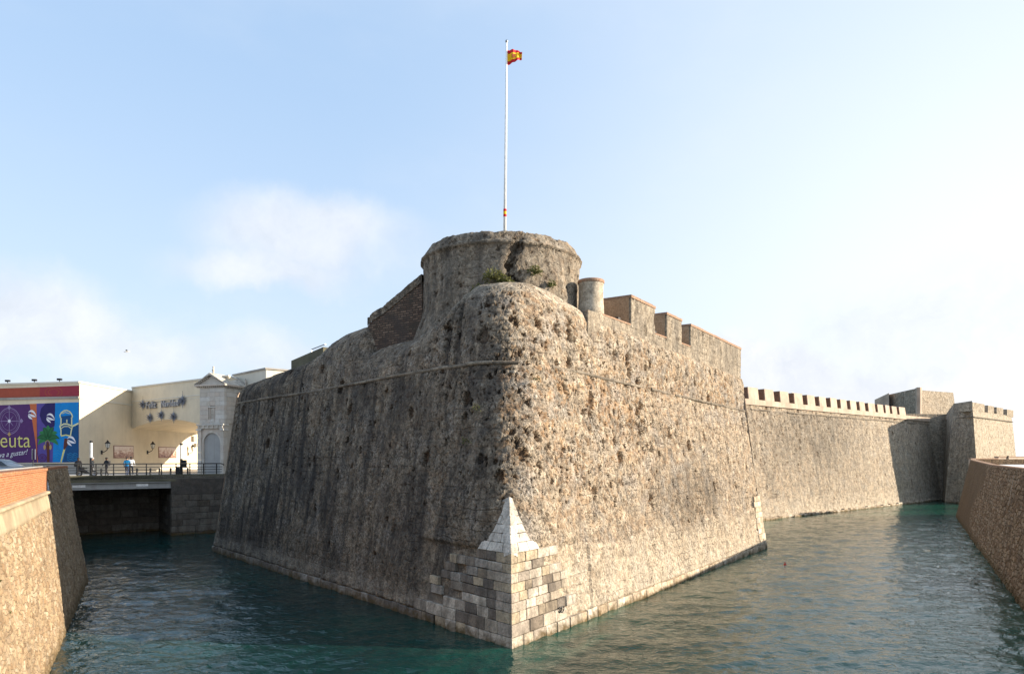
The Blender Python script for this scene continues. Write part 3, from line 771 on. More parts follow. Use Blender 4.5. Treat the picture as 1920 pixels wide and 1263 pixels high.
crack = np.exp(-((T[:, :, 0] - .15 - .25 * np.sin(T[:, :, 2] * 2.1)) / .28) ** 2) * (T[:, :, 1] < TC[1]) * np.clip((T[:, :, 2] - 15.6), 0, 1)
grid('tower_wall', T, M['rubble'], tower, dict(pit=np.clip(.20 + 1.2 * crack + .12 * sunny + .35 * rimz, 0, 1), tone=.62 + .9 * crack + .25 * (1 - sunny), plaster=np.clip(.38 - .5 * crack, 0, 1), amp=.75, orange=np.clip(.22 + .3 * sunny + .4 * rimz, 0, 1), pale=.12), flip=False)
MB().lathe([(TR - .93, 17.55 + TZ), (TR - .93, 17.6 + TZ)], (TC[0], TC[1], 0), 40).build('tower_floor', M['dirt'], tower)

# brick retaining wall left of the tower with a sloping plastered top
BA, BB = V2(-8.54, 40.5), V2(-5.0, 38.2)
ramp_w = thing('ramp_wall', (BA[0], BA[1], 13), 'dark brick ramp wall climbing to the left side of the round tower', 'wall')
tops = [(0, 597), (.08, 587), (.25, 577), (.5, 556), (.75, 534), (1.0, 514)]
nb = 12; us = np.linspace(690, 792, nb)
dirb = unit(BB - BA); inb = V2(dirb[1], -dirb[0]); inb = inb if inb[1] > 0 else -inb
fr_, tp_ = [], []
for u in us:
    k = on_line(u, BA, BB); p = BA + k * (BB - BA); v = interp((u - 690) / 102, tops); fr_.append(p); tp_.append(EYE + (HV - v) / F * p[1])
wb = MB(); cp = MB()
for i in range(nb - 1):
    a, b = fr_[i], fr_[i + 1]
    wb.add([(a[0], a[1], 12.8), (b[0], b[1], 12.8), (b[0], b[1], tp_[i + 1] - .42), (a[0], a[1], tp_[i] - .42)], [(0, 1, 2, 3)])
a = fr_[0]; e = a + inb * 4
wb.add([(e[0], e[1], 12.8), (a[0], a[1], 12.8), (a[0], a[1], tp_[0] - .42), (e[0], e[1], tp_[0] - .42)], [(0, 1, 2, 3)])
wb.build('brick_face', M['oldbrick'], ramp_w, sub=6, attrs=dict(amp=1))
NB2 = 60; Q = np.zeros((14, NB2, 3))
for i, s in enumerate(np.linspace(0, 1, NB2)):
    p = np.array([np.interp(s, np.linspace(0, 1, nb), [f[0] for f in fr_]), np.interp(s, np.linspace(0, 1, nb), [f[1] for f in fr_])]); zt = np.interp(s, np.linspace(0, 1, nb), tp_)
    for j in range(14):
        w = j / 13
        o = -.05 if j < 5 else lerp(-.05, 3.5, (j - 5) / 8); z = zt - .46 + .46 * min(1, j / 5) if j < 6 else zt - .06 * (j - 5)
        xy = p + inb * o; Q[j, i] = (xy[0], xy[1], z)
grid('plastered_top', Q, M['rubble'], ramp_w, dict(pit=.2, tone=.9, plaster=.4, amp=.8, orange=.1, pale=.0))

# sentry turret
kt = on_line(1108, pu + inpar * 1.0, pw + inpar * 1.0); TX, TY = (pu + inpar * 1.0) + kt * (pw - pu)
tur = thing('sentry_turret', (TX, TY, 14), 'small pale cylindrical turret with brick rim beside the round tower', 'turret')
tz = np.linspace(12.2, 16.86, 40); ta = np.linspace(0, 2 * math.pi, 61)
Tt = np.zeros((40, 61, 3)); rr_ = .68 + .02 * np.sin(tz * 3)
Tt[:, :, 0] = TX + rr_[:, None] * np.cos(ta); Tt[:, :, 1] = TY + rr_[:, None] * np.sin(ta); Tt[:, :, 2] = tz[:, None]
grid('turret_wall', Tt, M['rubble'], tur, dict(pit=np.where(Tt[:, :, 2] < 15.2, .25, .05), tone=.25, plaster=.95, amp=.3, orange=.05, pale=.35))
MB().lathe([(.71, 16.84), (.73, 16.88), (.73, 16.98), (.70, 17.02)], (TX, TY, 0), 40).build('brick_rim', M['coping'], tur, smooth=False)
#MARK walls
# ------------------------------------------------------------------ battered walls along plan lines
def battered(name, bot, top, z0, z1, res, mat, parent, attrs=None, lumps=.25, flip=False, uoff=0):
    """sheet between a bottom polyline at z0 and a top polyline at z1 (z1 may vary per point)"""
    bot = np.array(bot, float); top = np.array(top, float)
    z1 = np.array(z1 if hasattr(z1, '__len__') else [z1] * len(bot), float); z0 = np.array(z0 if hasattr(z0, '__len__') else [z0] * len(bot), float)
    ts = [0.0]
    for i in range(len(bot) - 1):
        n = max(2, int(np.linalg.norm(bot[i + 1] - bot[i]) / res)); ts += list(i + np.linspace(0, 1, n + 1)[1:])
    ts = np.array(ts); k = np.arange(len(bot)); nz = max(3, int((z1.max() - z0.min()) / res))
    f = np.linspace(0, 1, nz + 1)[:, None]
    g = lambda a: np.interp(ts, k, a)[None, :]
    P = np.stack([lerp(g(bot[:, 0]), g(top[:, 0]), f), lerp(g(bot[:, 1]), g(top[:, 1]), f), lerp(g(z0), g(z1), f)], -1)
    if lumps:
        w = (fbm(P, .4, 3, 2) - .45) * lumps
        P[:, :, 1] += w
    at = {}
    for kk, v in (attrs or {}).items(): at[kk] = v(P) if callable(v) else v
    return grid(name, P, mat, parent, at, flip)

# curtain wall
cd_ = unit(V2(33.8, 28.8)); cn_ = V2(-cd_[1], cd_[0])     # along, inward
CA, CB = V2(30, 80.8) - cd_ * 9, V2(69, 114.0) + cd_ * 9
curt = thing('curtain_wall', (CA[0], CA[1], 0), 'long sunlit curtain wall with a row of merlons behind the bastion', 'wall')
ZCU = 13.3
rub_c = dict(pit=lambda P: np.clip(.12 + .55 * np.exp(-((P[..., 0] - 26) / 16) ** 2) * np.clip((P[..., 2] - 6) / 5, 0, 1) + .12 * (P[..., 2] > 10), 0, 1),
             tone=lambda P: .25 + .5 * np.exp(-((P[..., 0] - 40) / 12) ** 2) * np.clip(P[..., 2] / 9, 0, 1), plaster=.38, amp=.8, orange=lambda P: .2 + .35 * np.exp(-((P[..., 0] - 26) / 15) ** 2), pale=lambda P: .15 + .4 * np.clip((3 - P[..., 2]) / 3, 0, 1))
battered('scarp_wall', [CA, CB], [CA + cn_ * 1.9, CB + cn_ * 1.9], -.6, ZCU, .14, M['rubble'], curt, rub_c)
battered('upper_wall', [CA + cn_ * 1.95, CB + cn_ * 1.95], [CA + cn_ * 2.05, CB + cn_ * 2.05], ZCU, 14.5, .14, M['rubble'], curt, dict(pit=.4, tone=.25, plaster=.3, amp=.9, orange=.35, pale=.1))
MA = CA + cn_ * 2.0; MBp = CB + cn_ * 2.0
def cdist(u): return on_line(u, MA, MBp) * np.linalg.norm(MBp - MA)
ck = [(1396, 1402), (1421, 1433), (1450, 1462), (1478, 1488.5), (1504, 1513), (1527, 1535.5), (1548, 1556.6), (1568.4, 1575.5), (1587, 1593.7), (1605, 1611), (1621, 1627.5), (1640, 1645), (1655.6, 1659.8), (1667.4, 1672), (1681, 1685.5), (1697, None)]
for i in range(len(ck) - 1):
    d0, d1 = cdist(ck[i][1]), cdist(ck[i + 1][0])
    c = lambda a, b: tuple(MA + cd_ * a + cn_ * b)
    zt = 16.05 - .005 * d0 + random.uniform(-.04, .04)
    MB().add([(*c(d0 - .03, -.16), 14.53), (*c(d1 + .03, -.16), 14.53), (*c(d1, .0), zt), (*c(d0, .0), zt), (*c(d0, 1.9), 14.53), (*c(d1, 1.9), 14.53), (*c(d1, 1.8), zt), (*c(d0, 1.8), zt)],
             [(0,1,2,3), (5,4,7,6), (4,0,3,7), (1,5,6,2), (3,2,6,7)]).build('merlon', M['plaster'], curt, bevel=.03)
    MB().prism([c(d0 - .09, -.02), c(d0 - .032, -.02), c(d0 - .032, 1.85), c(d0 - .09, 1.85)], 14.54, zt - .06).build('embrasure_cheek', M['cheek'], curt)
c = lambda a, b: tuple(MA + cd_ * a + cn_ * b)
Lc_ = np.linalg.norm(MBp - MA)
MB().prism([c(0, -.19), c(Lc_, -.19), c(Lc_, .2), c(0, .2)], 13.85, 14.52).build('parapet_band', M['plaster'], curt)
MB().prism([c(0, .21), c(Lc_, .21), c(Lc_, 3), c(0, 3)], 14.2, 14.50).build('parapet_walk', M['plaster'], curt)
d = 8
while d < np.linalg.norm(CB - CA) - .5:                    # foot stones at the water line
    w = random.uniform(.7, 1.2); q = lambda a, b: tuple(CA + cd_ * a + cn_ * b)
    MB().prism([q(d, -.22), q(d + w - .02, -.22), q(d + w - .02, .4), q(d, .4)], -.5, .38 + random.uniform(-.06, .12)).build('plinth_block', M['plinth'], curt, bevel=.02); d += w
d = 9
while d < Lc_ - 1:
    w = random.uniform(1.2, 2.2); 
    if random.random() < .8: MB().obox(CA + cn_ * 1.9, cd_, d, d + w - .02, -.10, .1, ZCU - .08, ZCU + .08).build('cordon_stone', M['cordon'], curt)
    d += w

# far bastion
fb = thing('far_bastion', (72, 110, 0), 'distant stone bastion with shaded flank at the far end of the moat', 'bastion')
I0, J0, K0, E0 = V2(70.5, 118.5), V2(71.2, 112.4), V2(73.1, 106.8), V2(91.5, 122.5)
I1, J1, K1, E1 = V2(69.0, 120.0), V2(73.6, 113.7), V2(72.95, 108.2), V2(90.2, 123.3)
far_at = dict(pit=.16, tone=.35, plaster=.6, amp=.5, orange=.2, pale=.08)
battered('recess_wall', [I0, V2(76, 119.5)], [I1, V2(77.5, 121)], -.6, 15.2, .16, M['rubble'], fb, far_at)
battered('recess_side', [V2(75.5, 120), J0], [V2(77, 121), J1], -.6, [15.3, 16.5], .16, M['rubble'], fb, far_at)
battered('flank_wall', [J0, K0], [J1, K1], -.6, 16.5, .16, M['rubble'], fb, dict(far_at, tone=.35))
battered('face_wall', [K0, E0], [K1, E1], -.6, 15.0, .16, M['rubble'], fb, dict(far_at, tone=.1, pale=.2))
de = unit(E1 - K1); ne = V2(-de[1], de[0])
edg = [(1823, 1846), (1852, 1863.5), (1868.5, 1881), (1888, 1900)]
for a, b in edg:
    d0, d1 = [on_line(x, K1, E1) * np.linalg.norm(E1 - K1) for x in (a, b)]
    d0 = max(d0, .02)
    MB().obox(K1, de, d0, d1, -.02, 1.8, 14.8, 16.3 - .01 * d0).build('merlon', M['rubble'], fb, bevel=.05, attrs=dict(pit=.1, tone=.25, plaster=.5, amp=0, orange=.2, pale=.1))
MB().prism([tuple(J1 + V2(.3, .1)), tuple(K1 + V2(.4, .6)), tuple(E1), tuple(E1 + V2(-12, 12)), (77.2, 122)], 14.2, 14.9).build('platform', M['plaster'], fb)
for A, B, z in ((J1, K1, 14.0), (K1, E1, 13.95)):
    dd_ = unit(B - A); L = np.linalg.norm(B - A)
    MB().obox(A, dd_, 0, L, -.28, .1, z - .07, z + .07).build('cordon', M['cordon'], fb)
# cavalier above
cav = thing('cavalier', (80, 135, 14), 'upper stone block tower standing behind the far bastion', 'tower')
Yc = 131
def cw(u, Y): return V2((u - CX) / F * Y, Y)
c0, c1, c2 = cw(1665, 138), cw(1723, 128), cw(1797, 134)
zc1 = EYE + (HV - 727) / F * 128
battered('left_face', [c0, c1], [c0 + V2(.3, .6), c1 + V2(0, .9)], 12, [zc1 - .3, zc1], .2, M['rubble'], cav, dict(far_at, tone=.5, orange=.35))
battered('right_face', [c1, c2], [c1 + V2(0, .9), c2 + V2(-.5, .8)], 12, [zc1 - .25, zc1 - .2], .2, M['rubble'], cav, dict(far_at, tone=.12))
MB().prism([tuple(c1 + V2(-.45, -.1)), tuple(c1 + V2(.1, -.25)), tuple(c1 + V2(.75, .2)), tuple(c1 + V2(.2, 1.6))], 12, zc1 + .12).build('corner_pier', M['plaster'], cav, bevel=.05)
MB().prism([tuple(c0 + V2(.3, .7)), tuple(c1 + V2(0, 1)), tuple(c2 + V2(-.5, .9)), tuple(c2 + V2(4, 9)), tuple(c0 + V2(6, 9))], 19, zc1 - .28).build('roof', M['plaster'], cav)
bx_ = [cw(1640, 139), cw(1667, 136), cw(1668, 145), cw(1641, 147)]
zz = EYE + (HV - 738) / F * 138
MB().prism([tuple(p) for p in bx_], 12, [zz - 1.1, zz, zz, zz - 1.1]).build('side_ramp', M['plaster'], cav)

# ------------------------------------------------------------------ right-hand moat wall and terrace
rd = unit(V2(30.7, 52.4)); rn = V2(rd[1], -rd[0])         # outward (to the right)
RB = V2(55.2, 85.1); RAp = RB - rd * 105
rw = thing('moat_wall', (RB[0], RB[1], 0), 'brown rubble moat wall in shade on the right with red coping', 'wall')
def zr(d): return interp(d, [(0, 6.7), (55, 6.72), (75, 6.78), (92, 7.05), (105, 7.3)])   # along from the near end
ds = np.array([0, 40, 60, 75, 88, 97, 105.0])
bot = [RAp + rd * d for d in ds]; top = [RAp + rd * d + rn * 1.25 for d in ds]; top[-1] = V2(57.1, 84.9)
smo = lambda P: np.clip((P[..., 1] - (62 + 3 * np.sin(P[..., 2] * .8))) / 3.5, 0, .85)
battered('wall_face', bot[1:], top[1:], -.5, [zr(d) for d in ds[1:]], .085, M['rightwall'], rw, dict(smooth=smo), lumps=.12, flip=True)
battered('return_face', [RB, RB + V2(22, 4)], [top[-1], top[-1] + V2(22, 4)], -.5, 7.3, .25, M['rightwall'], rw, dict(smooth=.6), lumps=.1)
dd = 38.0
while dd < 105:
    e = min(dd + .62, 105.05)
    a, b = RAp + rd * (dd + .004) + rn * 1.2, RAp + rd * (e - .004) + rn * 1.2
    if dd > 97: 
        k0, k1 = (dd - 97) / 8, (e - 97) / 8; a = lerp(top[-2] - rn * .05, top[-1] - rn * .05, k0); b = lerp(top[-2] - rn * .05, top[-1] - rn * .05, min(k1, 1))
    MB().prism([tuple(a), tuple(b), tuple(b + rn * .5), tuple(a + rn * .5)], [zr(dd) - .02, zr(e) - .02, zr(e) - .02, zr(dd) - .02], [zr(dd) + .10, zr(e) + .10, zr(e) + .10, zr(dd) + .10]).build('coping_slab', M['coping'], rw)
    dd = e
# drainage slit: flat black strip painting the shade inside, beside a pale edge
sp = on_wall(1897, 915, tuple(RAp + rn * .55), tuple(RB + rn * .55))
for nm, b0, b1, o, mt in (('slit_shade', -.02, .14, .012, 'black'), ('slit_edge', -.11, -.02, .03, 'pale')):
    pts = [on_wall(1897 + x, y, tuple(RAp + rn * (.55 - o)), tuple(RB + rn * (.55 - o))) for x, y in ((0, 0), (0, 1))]
    MB().add([(sp.x + rd[0] * k - rn[0] * (o - (zz_ - sp.z) * .17), sp.y + rd[1] * k - rn[1] * (o - (zz_ - sp.z) * .17), zz_) for zz_, sh in ((sp.z - 1.0, -.3), (sp.z + .8, .1)) for k in (b0 + sh, b1 + sh)], [(0, 1, 3, 2)]).build(nm, M[mt], rw)
terr = MB().prism([tuple(RAp + rd * 30 + rn * 1.7), tuple(RB + rn * 2.4 - rd * .6), tuple(RB + V2(60, 8)), tuple(RB + V2(120, -60)), (60, -40)], 6.3, 6.62).build('terrace', M['terrace'])
tag(terr, kind='structure')
low = thing('terrace_wall', (72, 112, 6.6), 'low tan parapet wall along the far edge of the white terrace', 'wall')
tw = [W(1824, 858, 86), W(1872, 858, 90), W(1960, 858, 96), W(2250, 858, 102)]
for i in range(3):
    a, b = tw[i], tw[i + 1]; dv = V2(b.x - a.x, b.y - a.y); L = np.linalg.norm(dv)
    MB().obox((a.x, a.y), dv, .02, L - .02, 0, .5, 6.4, 7.3 + .25 * i).build('wall_panel', M['plaster'], low)
    MB().obox((a.x, a.y), dv, 0, L, -.05, .55, 7.305 + .25 * i, 7.41 + .25 * i).build('coping', M['coping'], low)

# ------------------------------------------------------------------ left-hand moat wall
ld = unit(V2(-7.8, 14.3)); ln_ = V2(-ld[1], ld[0])         # ln_ points left (into the bank)
BE = V2(-25.5, 41.0); LA = BE - ld * 48
lw = thing('moat_wall', (BE[0], BE[1], 0), 'sunlit tan rubble moat wall at left topped by orange brick parapet', 'wall')
def loff(z): return 1.1 * z / 6.9
def lwp(d, z, o=0): return LA + ld * d + ln_ * (loff(z) - o)
LT = 48.0
battered('wall_face', [lwp(14, -.5), lwp(LT, -.5)], [lwp(14, 5.2), lwp(LT, 5.2)], -.5, 5.2, .055, M['leftwall'], lw, dict(smooth=lambda P: .12), lumps=.14)
dend = LT - on_line(88, lwp(LT, 6), lwp(14, 6)) * (LT - 14)
battered('end_pier', [lwp(dend, 5.2, .03), lwp(LT, 5.2, .03)], [lwp(dend, 6.85, .03), lwp(LT, 6.85, .03)], 5.2, 6.85, .055, M['leftwall'], lw, dict(smooth=.05), lumps=.03)
battered('return_face', [BE, V2(-41, 61)], [lwp(LT, 6.85), V2(-42, 60)], -.5, 6.85, .2, M['leftwall'], lw, dict(smooth=.1), lumps=.1)
ng = 90
Bz = np.zeros((12, ng, 3))
for i, d in enumerate(np.linspace(14, dend, ng)):
    for j, (z, o) in enumerate([(5.12, -.05), (5.14, .08), (5.3, .08), (5.5, .07), (5.7, .06), (5.84, .06), (5.85, .16), (5.9, .18), (5.94, .17), (5.96, .14), (5.97, .05), (5.98, -.1)]):
        p = lwp(d, z, o); Bz[j, i] = (p[0], p[1], z)
grid('render_band', Bz, M['creamband'], lw)
bb = MB()
a, b = lwp(14, 6, 0), lwp(dend - .01, 6, 0)
q = lambda d, o: tuple(LA + ld * d + ln_ * (loff(6) - o))
MB().prism([q(14, .02), q(dend - .01, .02), q(dend - .01, -.45), q(14, -.45)], 5.9, 6.87).build('brick_parapet', M['brick'], lw)
dd = 14.0
while dd < LT:
    e = min(dd + .5, LT + .05)
    MB().prism([q(dd + .003, .07 - (.10 if dd > dend else 0)), q(e - .003, .07 - (.10 if dd > dend else 0)), q(e - .003, -.5), q(dd + .003, -.5)], 6.875, 6.99).build('coping_brick', M['brick'], lw)
    dd = e
MB().tube([(*q(14, -.15), 7.06), (*q(dend + 1, -.15), 7.06)], .03, 6).build('handrail', M['girder'], lw)

# ------------------------------------------------------------------ street level
GZ = 5.75
bdir = unit(V2(6.5, 5.0)); bin_ = V2(-bdir[1], bdir[0])    # along the bridge, away from the camera
BP = V2(-38.8, 60.0)                                       # a point on the bridge front edge
pl = MB().prism([q(0, -.4), q(LT, -.4), tuple(BP - bdir * 2.2), tuple(BP + bdir * 14.5), (-20, 74), (-14, 90), (-30, 300), (-400, 300), (-400, -60), (-20, -60)], GZ - .5, GZ).build('pavement', M['pave'])
tag(pl, kind='structure')
#MARK bridge
# ------------------------------------------------------------------ more materials
M['white'] = plain('white_paint', (.78, .78, .76), .5)
M['steel'] = plain('grey_steel', (.30, .31, .33), .35, .7)
M['tin'] = plain('silver_tinsel', (.20, .21, .24), .4, .4)
M['lettergrey'] = plain('letter_grey', (.42, .42, .43), .5)
M['glass'] = plain('dark_glass', (.02, .025, .03), .08, 0, .8)
M['lampglass'] = plain('frosted_lamp_glass', (.62, .62, .58), .3)
M['silver'] = plain('silver_car_paint', (.36, .38, .40), .28, .6, .6, .04)
M['rubber'] = plain('rubber', (.015, .015, .015), .8)
M['red'] = plain('red_plastic', (.50, .02, .02), .4)
def flatc(name, c): M[name] = plain(name, c, .65, 0, .25, .07, 2.0); return M[name]
for nm, c in dict(mural_purple=(.075, .022, .12), mural_plum=(.045, .012, .075), mural_orange=(.50, .13, .05), mural_violet=(.085, .06, .27), mural_navy=(.02, .012, .10), mural_blue=(.0, .20, .55),
                  mural_deep=(.002, .062, .19), mural_rust=(.32, .065, .035), mural_crimson=(.28, .03, .05), mural_yellow=(.66, .60, .20), mural_white=(.70, .70, .75), mural_green=(.015, .10, .035),
                  mural_leaf=(.03, .19, .07), mural_brown=(.10, .025, .018), mural_tan=(.42, .28, .12), mural_cream=(.62, .62, .36), mural_lilac=(.26, .20, .36), mural_wave=(.02, .24, .48),
                  flag_red=(.48, .008, .015), flag_yellow=(.80, .47, .01), flag_brown=(.30, .06, .02)).items(): flatc(nm, c)
def picture_mat():
    m, t = new_mat('sepia_tile_picture')
    P = t.attr('rest', 'Vector'); z = t.n('ShaderNodeSeparateXYZ', {0: P}).outputs[2]
    n = t.noise(t.vm('MULTIPLY', P, (1, 1.6, 2.4)), 1.6, 7, .7)
    low = t.ss(z, 9.0, 7.4, -.12, .12)
    c = t.ramp(t.math('SUBTRACT', n, low), [(.30, (.16, .06, .035)), (.43, (.40, .22, .15)), (.5, (.60, .44, .34)), (.6, (.68, .56, .47))])
    return out_surface(m, t, c, .35, spec=.4)
M['picture'] = picture_mat()
M['pictureframe'] = plain('brown_tile_border', (.22, .09, .06), .4)

# ------------------------------------------------------------------ bridge
bridge = thing('road_bridge', (BP[0], BP[1], GZ), 'low road bridge with grey girder and dark stone abutment over the moat', 'bridge')
def bp(a, b=0.0): return tuple(BP + bdir * a + bin_ * b)
aL, aR = -2.6, 8.05                                        # bridge span: from the hidden left bank to the abutment corner
MB().prism([bp(aL, 0), bp(14.5, 0), bp(14.5, .5), bp(aL, .5)], GZ - .28, GZ + .12).build('kerb', M['mossy'], bridge)
MB().prism([bp(aL, -.06), bp(aR + .4, -.06), bp(aR + .4, .45), bp(aL, .45)], GZ - .52, GZ - .285).build('deck_edge', M['mossy'], bridge)
gz1, gz0 = 5.22, 4.60
g = MB()
g.prism([bp(aL, -.05), bp(aR, -.05), bp(aR, .5), bp(aL, .5)], gz1 - .06, gz1)
MB().prism([bp(aL, .10), bp(aR, .10), bp(aR, .4), bp(aL, .4)], gz0 + .08, gz1 - .06).build('girder_web', M['girder'], bridge)
MB().prism([bp(aL, -.07), bp(aR, -.07), bp(aR, .5), bp(aL, .5)], gz1 - .058, gz1).build('girder_flange', M['girder'], bridge)
MB().prism([bp(aL, -.07), bp(aR, -.07), bp(aR, .5), bp(aL, .5)], gz0, gz0 + .078).build('girder_flange', M['girder'], bridge)
for u in (148, 267):
    a = on_line(u, bp(0), bp(1)); MB().prism([bp(a - .5, .06), bp(a + .5, .06), bp(a + .5, .098), bp(a - .5, .098)], gz0 + .22, gz0 + .45).build('name_plate', M['white'], bridge)
for k in range(5):
    MB().prism([bp(aL, 2 + k * 2.2), bp(aR + .5, 2 + k * 2.2), bp(aR + .5, 2.35 + k * 2.2), bp(aL, 2.35 + k * 2.2)], 4.7, 5.22).build('beam', M['concrete'], bridge)
# ashlar abutment (right) and the back wall under the deck, laid in blocks
def ashlar_run(parent, pt, L, zs, wmin, wmax, th, mat, name='block', top_cap=None):
    for k in range(len(zs) - 1):
        d = -random.uniform(0, wmax * .6) if k % 2 else 0
        while d < L:
            w = random.uniform(wmin, wmax); d0, d1 = max(d, 0), min(d + w, L)
            if d1 - d0 > .15:
                pr = random.uniform(0, .025); g_ = .012
                MB().prism([pt(d0 + g_, -pr), pt(d1 - g_, -pr), pt(d1 - g_, th), pt(d0 + g_, th)], zs[k] + g_, zs[k + 1] - g_).build(name, mat, parent, bevel=.015)
            d += w
zsb = [-.5, .35, .95, 1.55, 2.15, 2.75, 3.35, 3.95]
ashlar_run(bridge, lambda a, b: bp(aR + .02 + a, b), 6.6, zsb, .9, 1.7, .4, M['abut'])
MB().prism([bp(aR + .02, -.02), bp(14.5, -.02), bp(14.5, .4), bp(aR + .02, .4)], 3.97, GZ - .285).build('abutment_band', M['abut'], bridge)
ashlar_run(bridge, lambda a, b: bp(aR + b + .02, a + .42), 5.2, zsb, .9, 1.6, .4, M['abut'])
MB().prism([bp(aR + .03, .42), bp(aR + .5, .42), bp(aR + .5, 5.6), bp(aR + .03, 5.6)], 3.97, 4.6).build('abutment_band', M['abut'], bridge)
MB().prism([bp(aR + .3, .3), bp(14.4, .3), bp(14.4, 6), bp(aR + .3, 6)], -.6, 5.2).build('abutment_core', M['abut'], bridge)
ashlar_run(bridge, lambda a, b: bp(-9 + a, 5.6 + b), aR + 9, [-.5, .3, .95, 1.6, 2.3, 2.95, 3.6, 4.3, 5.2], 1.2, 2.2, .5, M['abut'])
# railing
rail = thing('bridge_railing', (BP[0], BP[1], GZ), 'black metal railing along the front edge of the road bridge', 'railing')
posts = [146, 180, 213, 244, 274.5, 303, 330, 356, 381.6, 406]
pa = [on_line(u, bp(0, .22), bp(1, .22)) for u in posts]
for a in pa:
    x, y = bp(a, .22); MB().obox((x, y), bdir, -.045, .045, -.04, .04, GZ + .12, GZ + 1.12).build('post', M['black'], rail)
a0, a1 = pa[0] - 3.2, pa[-1] + .5
for z, r in ((GZ + 1.15, .05), (GZ + .83, .028), (GZ + .58, .028), (GZ + .33, .028)):
    MB().tube([(*bp(a0, .22), z), (*bp(a1, .22), z)] if r < .04 else [(*bp(a0, .22), z), (*bp(a1 - .1, .22), z), (*bp(a1 + .12, .22), z - .06), (*bp(a1 + .2, .22), z - .2)], r, 8).build('rail', M['black'], rail)

# ------------------------------------------------------------------ cream building with the mural
C_ = V2(-46, 72.6); D_ = V2(-56, 74.7); dm = unit(D_ - C_)
MW = C_ + dm * 30                                          # mural facade runs left, out of the picture
ZB = 15.4
bld = thing('cream_building', (C_[0], C_[1], GZ), 'cream rendered building with a bright mural on its shaded front', 'building')
far = V2(-46, 112)
def wall_sheet(name, A, B, z0, z1, mat, parent, off=0.0, nrm=None):
    o = V2(0, 0) if nrm is None else nrm * off
    A, B = A + o, B + o
    return MB().add([(A[0], A[1], z0), (B[0], B[1], z0), (B[0], B[1], z1), (A[0], A[1], z1)], [(0, 1, 2, 3)]).build(name, mat, parent, fix=False)
nf = V2(dm[1], -dm[0]); nf = nf if nf[1] < 0 else -nf      # outward normal of the mural front
MB().prism([tuple(MW), tuple(C_), tuple(far), (-75, 112)], GZ, ZB).build('wall', M['cream'], bld)
def roof_cap(A, B, n, z, parent, d=.10, mat='creamlight'):
    MB().prism([tuple(A + n * d), tuple(B + n * d), tuple(B - n * .35), tuple(A - n * .35)], z + .003, z + .20).build('roof_coping', M[mat], parent)
roof_cap(MW, C_, nf, ZB, bld); roof_cap(C_, far, V2(1, 0), ZB, bld)
MB().prism([tuple(C_ + V2(.0, .02)), tuple(C_ + V2(.06, .02)), tuple(far + V2(.06, 0)), tuple(far)], 13.75, 13.92).build('moulding', M['creamlight'], bld)
MB().prism([tuple(C_ + V2(.0, .02)), tuple(C_ + V2(.10, .02)), tuple(far + V2(.10, 0)), tuple(far)], GZ + .01, GZ + .95).build('base_course', M['creamlight'], bld)
# mural: flat print in layers a few millimetres proud of the front
layer = [0]
def mur(u, v, o): 
    p = on_wall(u, v, tuple(C_), tuple(D_)); return Vector((p.x + nf[0] * o, p.y + nf[1] * o, p.z))
mural = None
def mpoly(name, pts, mat, lvl, parent): return MB().poly([mur(u, v, .02 + .006 * lvl) for u, v in pts]).build(name, M[mat], parent, fix=False)
def ell(cu, cv, ru, rv, n=28, a0=0, a1=360): return [(cu + ru * math.cos(R(a0 + (a1 - a0) * k / n)), cv - rv * math.sin(R(a0 + (a1 - a0) * k / n))) for k in range(n + (0 if a1 - a0 == 360 else 1))]
def band(path, w):                                         # polyline -> strip outline
    L_, R_ = [], []
    for i, (x, y) in enumerate(path):
        x0, y0 = path[max(i - 1, 0)]; x1, y1 = path[min(i + 1, len(path) - 1)]; dx, dy = x1 - x0, y1 - y0; l = math.hypot(dx, dy) or 1
        ww = w[i] if hasattr(w, '__len__') else w
        L_.append((x - dy / l * ww / 2, y + dx / l * ww / 2)); R_.append((x + dy / l * ww / 2, y - dx / l * ww / 2))
    return L_, R_
def mstrip(name, path, w, mat, lvl, parent):
    L_, R_ = band(path, w); mb = MB(); n = len(L_)
    mb.add([mur(u, v, .02 + .006 * lvl) for u, v in L_ + R_], [(i, i + 1, n + i + 1, n + i) for i in range(n - 1)])
    return mb.build(name, M[mat], parent, fix=False)
mural = bld
mt, mbm = 753.5, 866                                       # top and bottom of the picture band at the corner
board = mpoly('mural_board', [(-190, 766), (148, 754), (148, 866), (-190, 869)], 'mural_purple', 0, bld)
mpoly('red_band', [(-190, 734), (75, 725.5), (75, 747), (-190, 754)], 'mural_rust', 0, bld)
mpoly('red_band', [(75, 725.5), (148.5, 722.5), (148.5, 745), (75, 747)], 'mural_crimson', 0, bld)
for rr2 in (16, 10): mstrip('band_swirl', ell(101, 735, rr2, rr2 * .62, 24, -60, 250), 1.2, 'mural_rust', 1, bld)
MB().prism([tuple(MW + nf * .14), tuple(C_ + nf * .14), tuple(C_ + nf * .01), tuple(MW + nf * .01)], 13.75, 14.0).build('moulding', M['concrete'], bld)
MB().prism([tuple(MW + nf * .12), tuple(C_ + nf * .12), tuple(C_ + nf * .01), tuple(MW + nf * .01)], GZ + .01, 6.85).build('base_course', M['concrete'], bld)
B_ = board
mpoly('orange_stripe', [(56, 757), (69, 756.5), (70, 866.3), (72, 866.3), (67, 830)], 'mural_orange', 1, B_)
mpoly('violet_panel', [(69, 756.5), (104, 755), (99, 866), (72, 866.3)], 'mural_violet', 1, B_)
mpoly('navy_shape', [(86, 755.8)] + [(104, 755)] + [(103, 798)] + [(96, 802), (86, 799), (79, 790), (75, 778), (77, 766)], 'mural_navy', 2, B_)
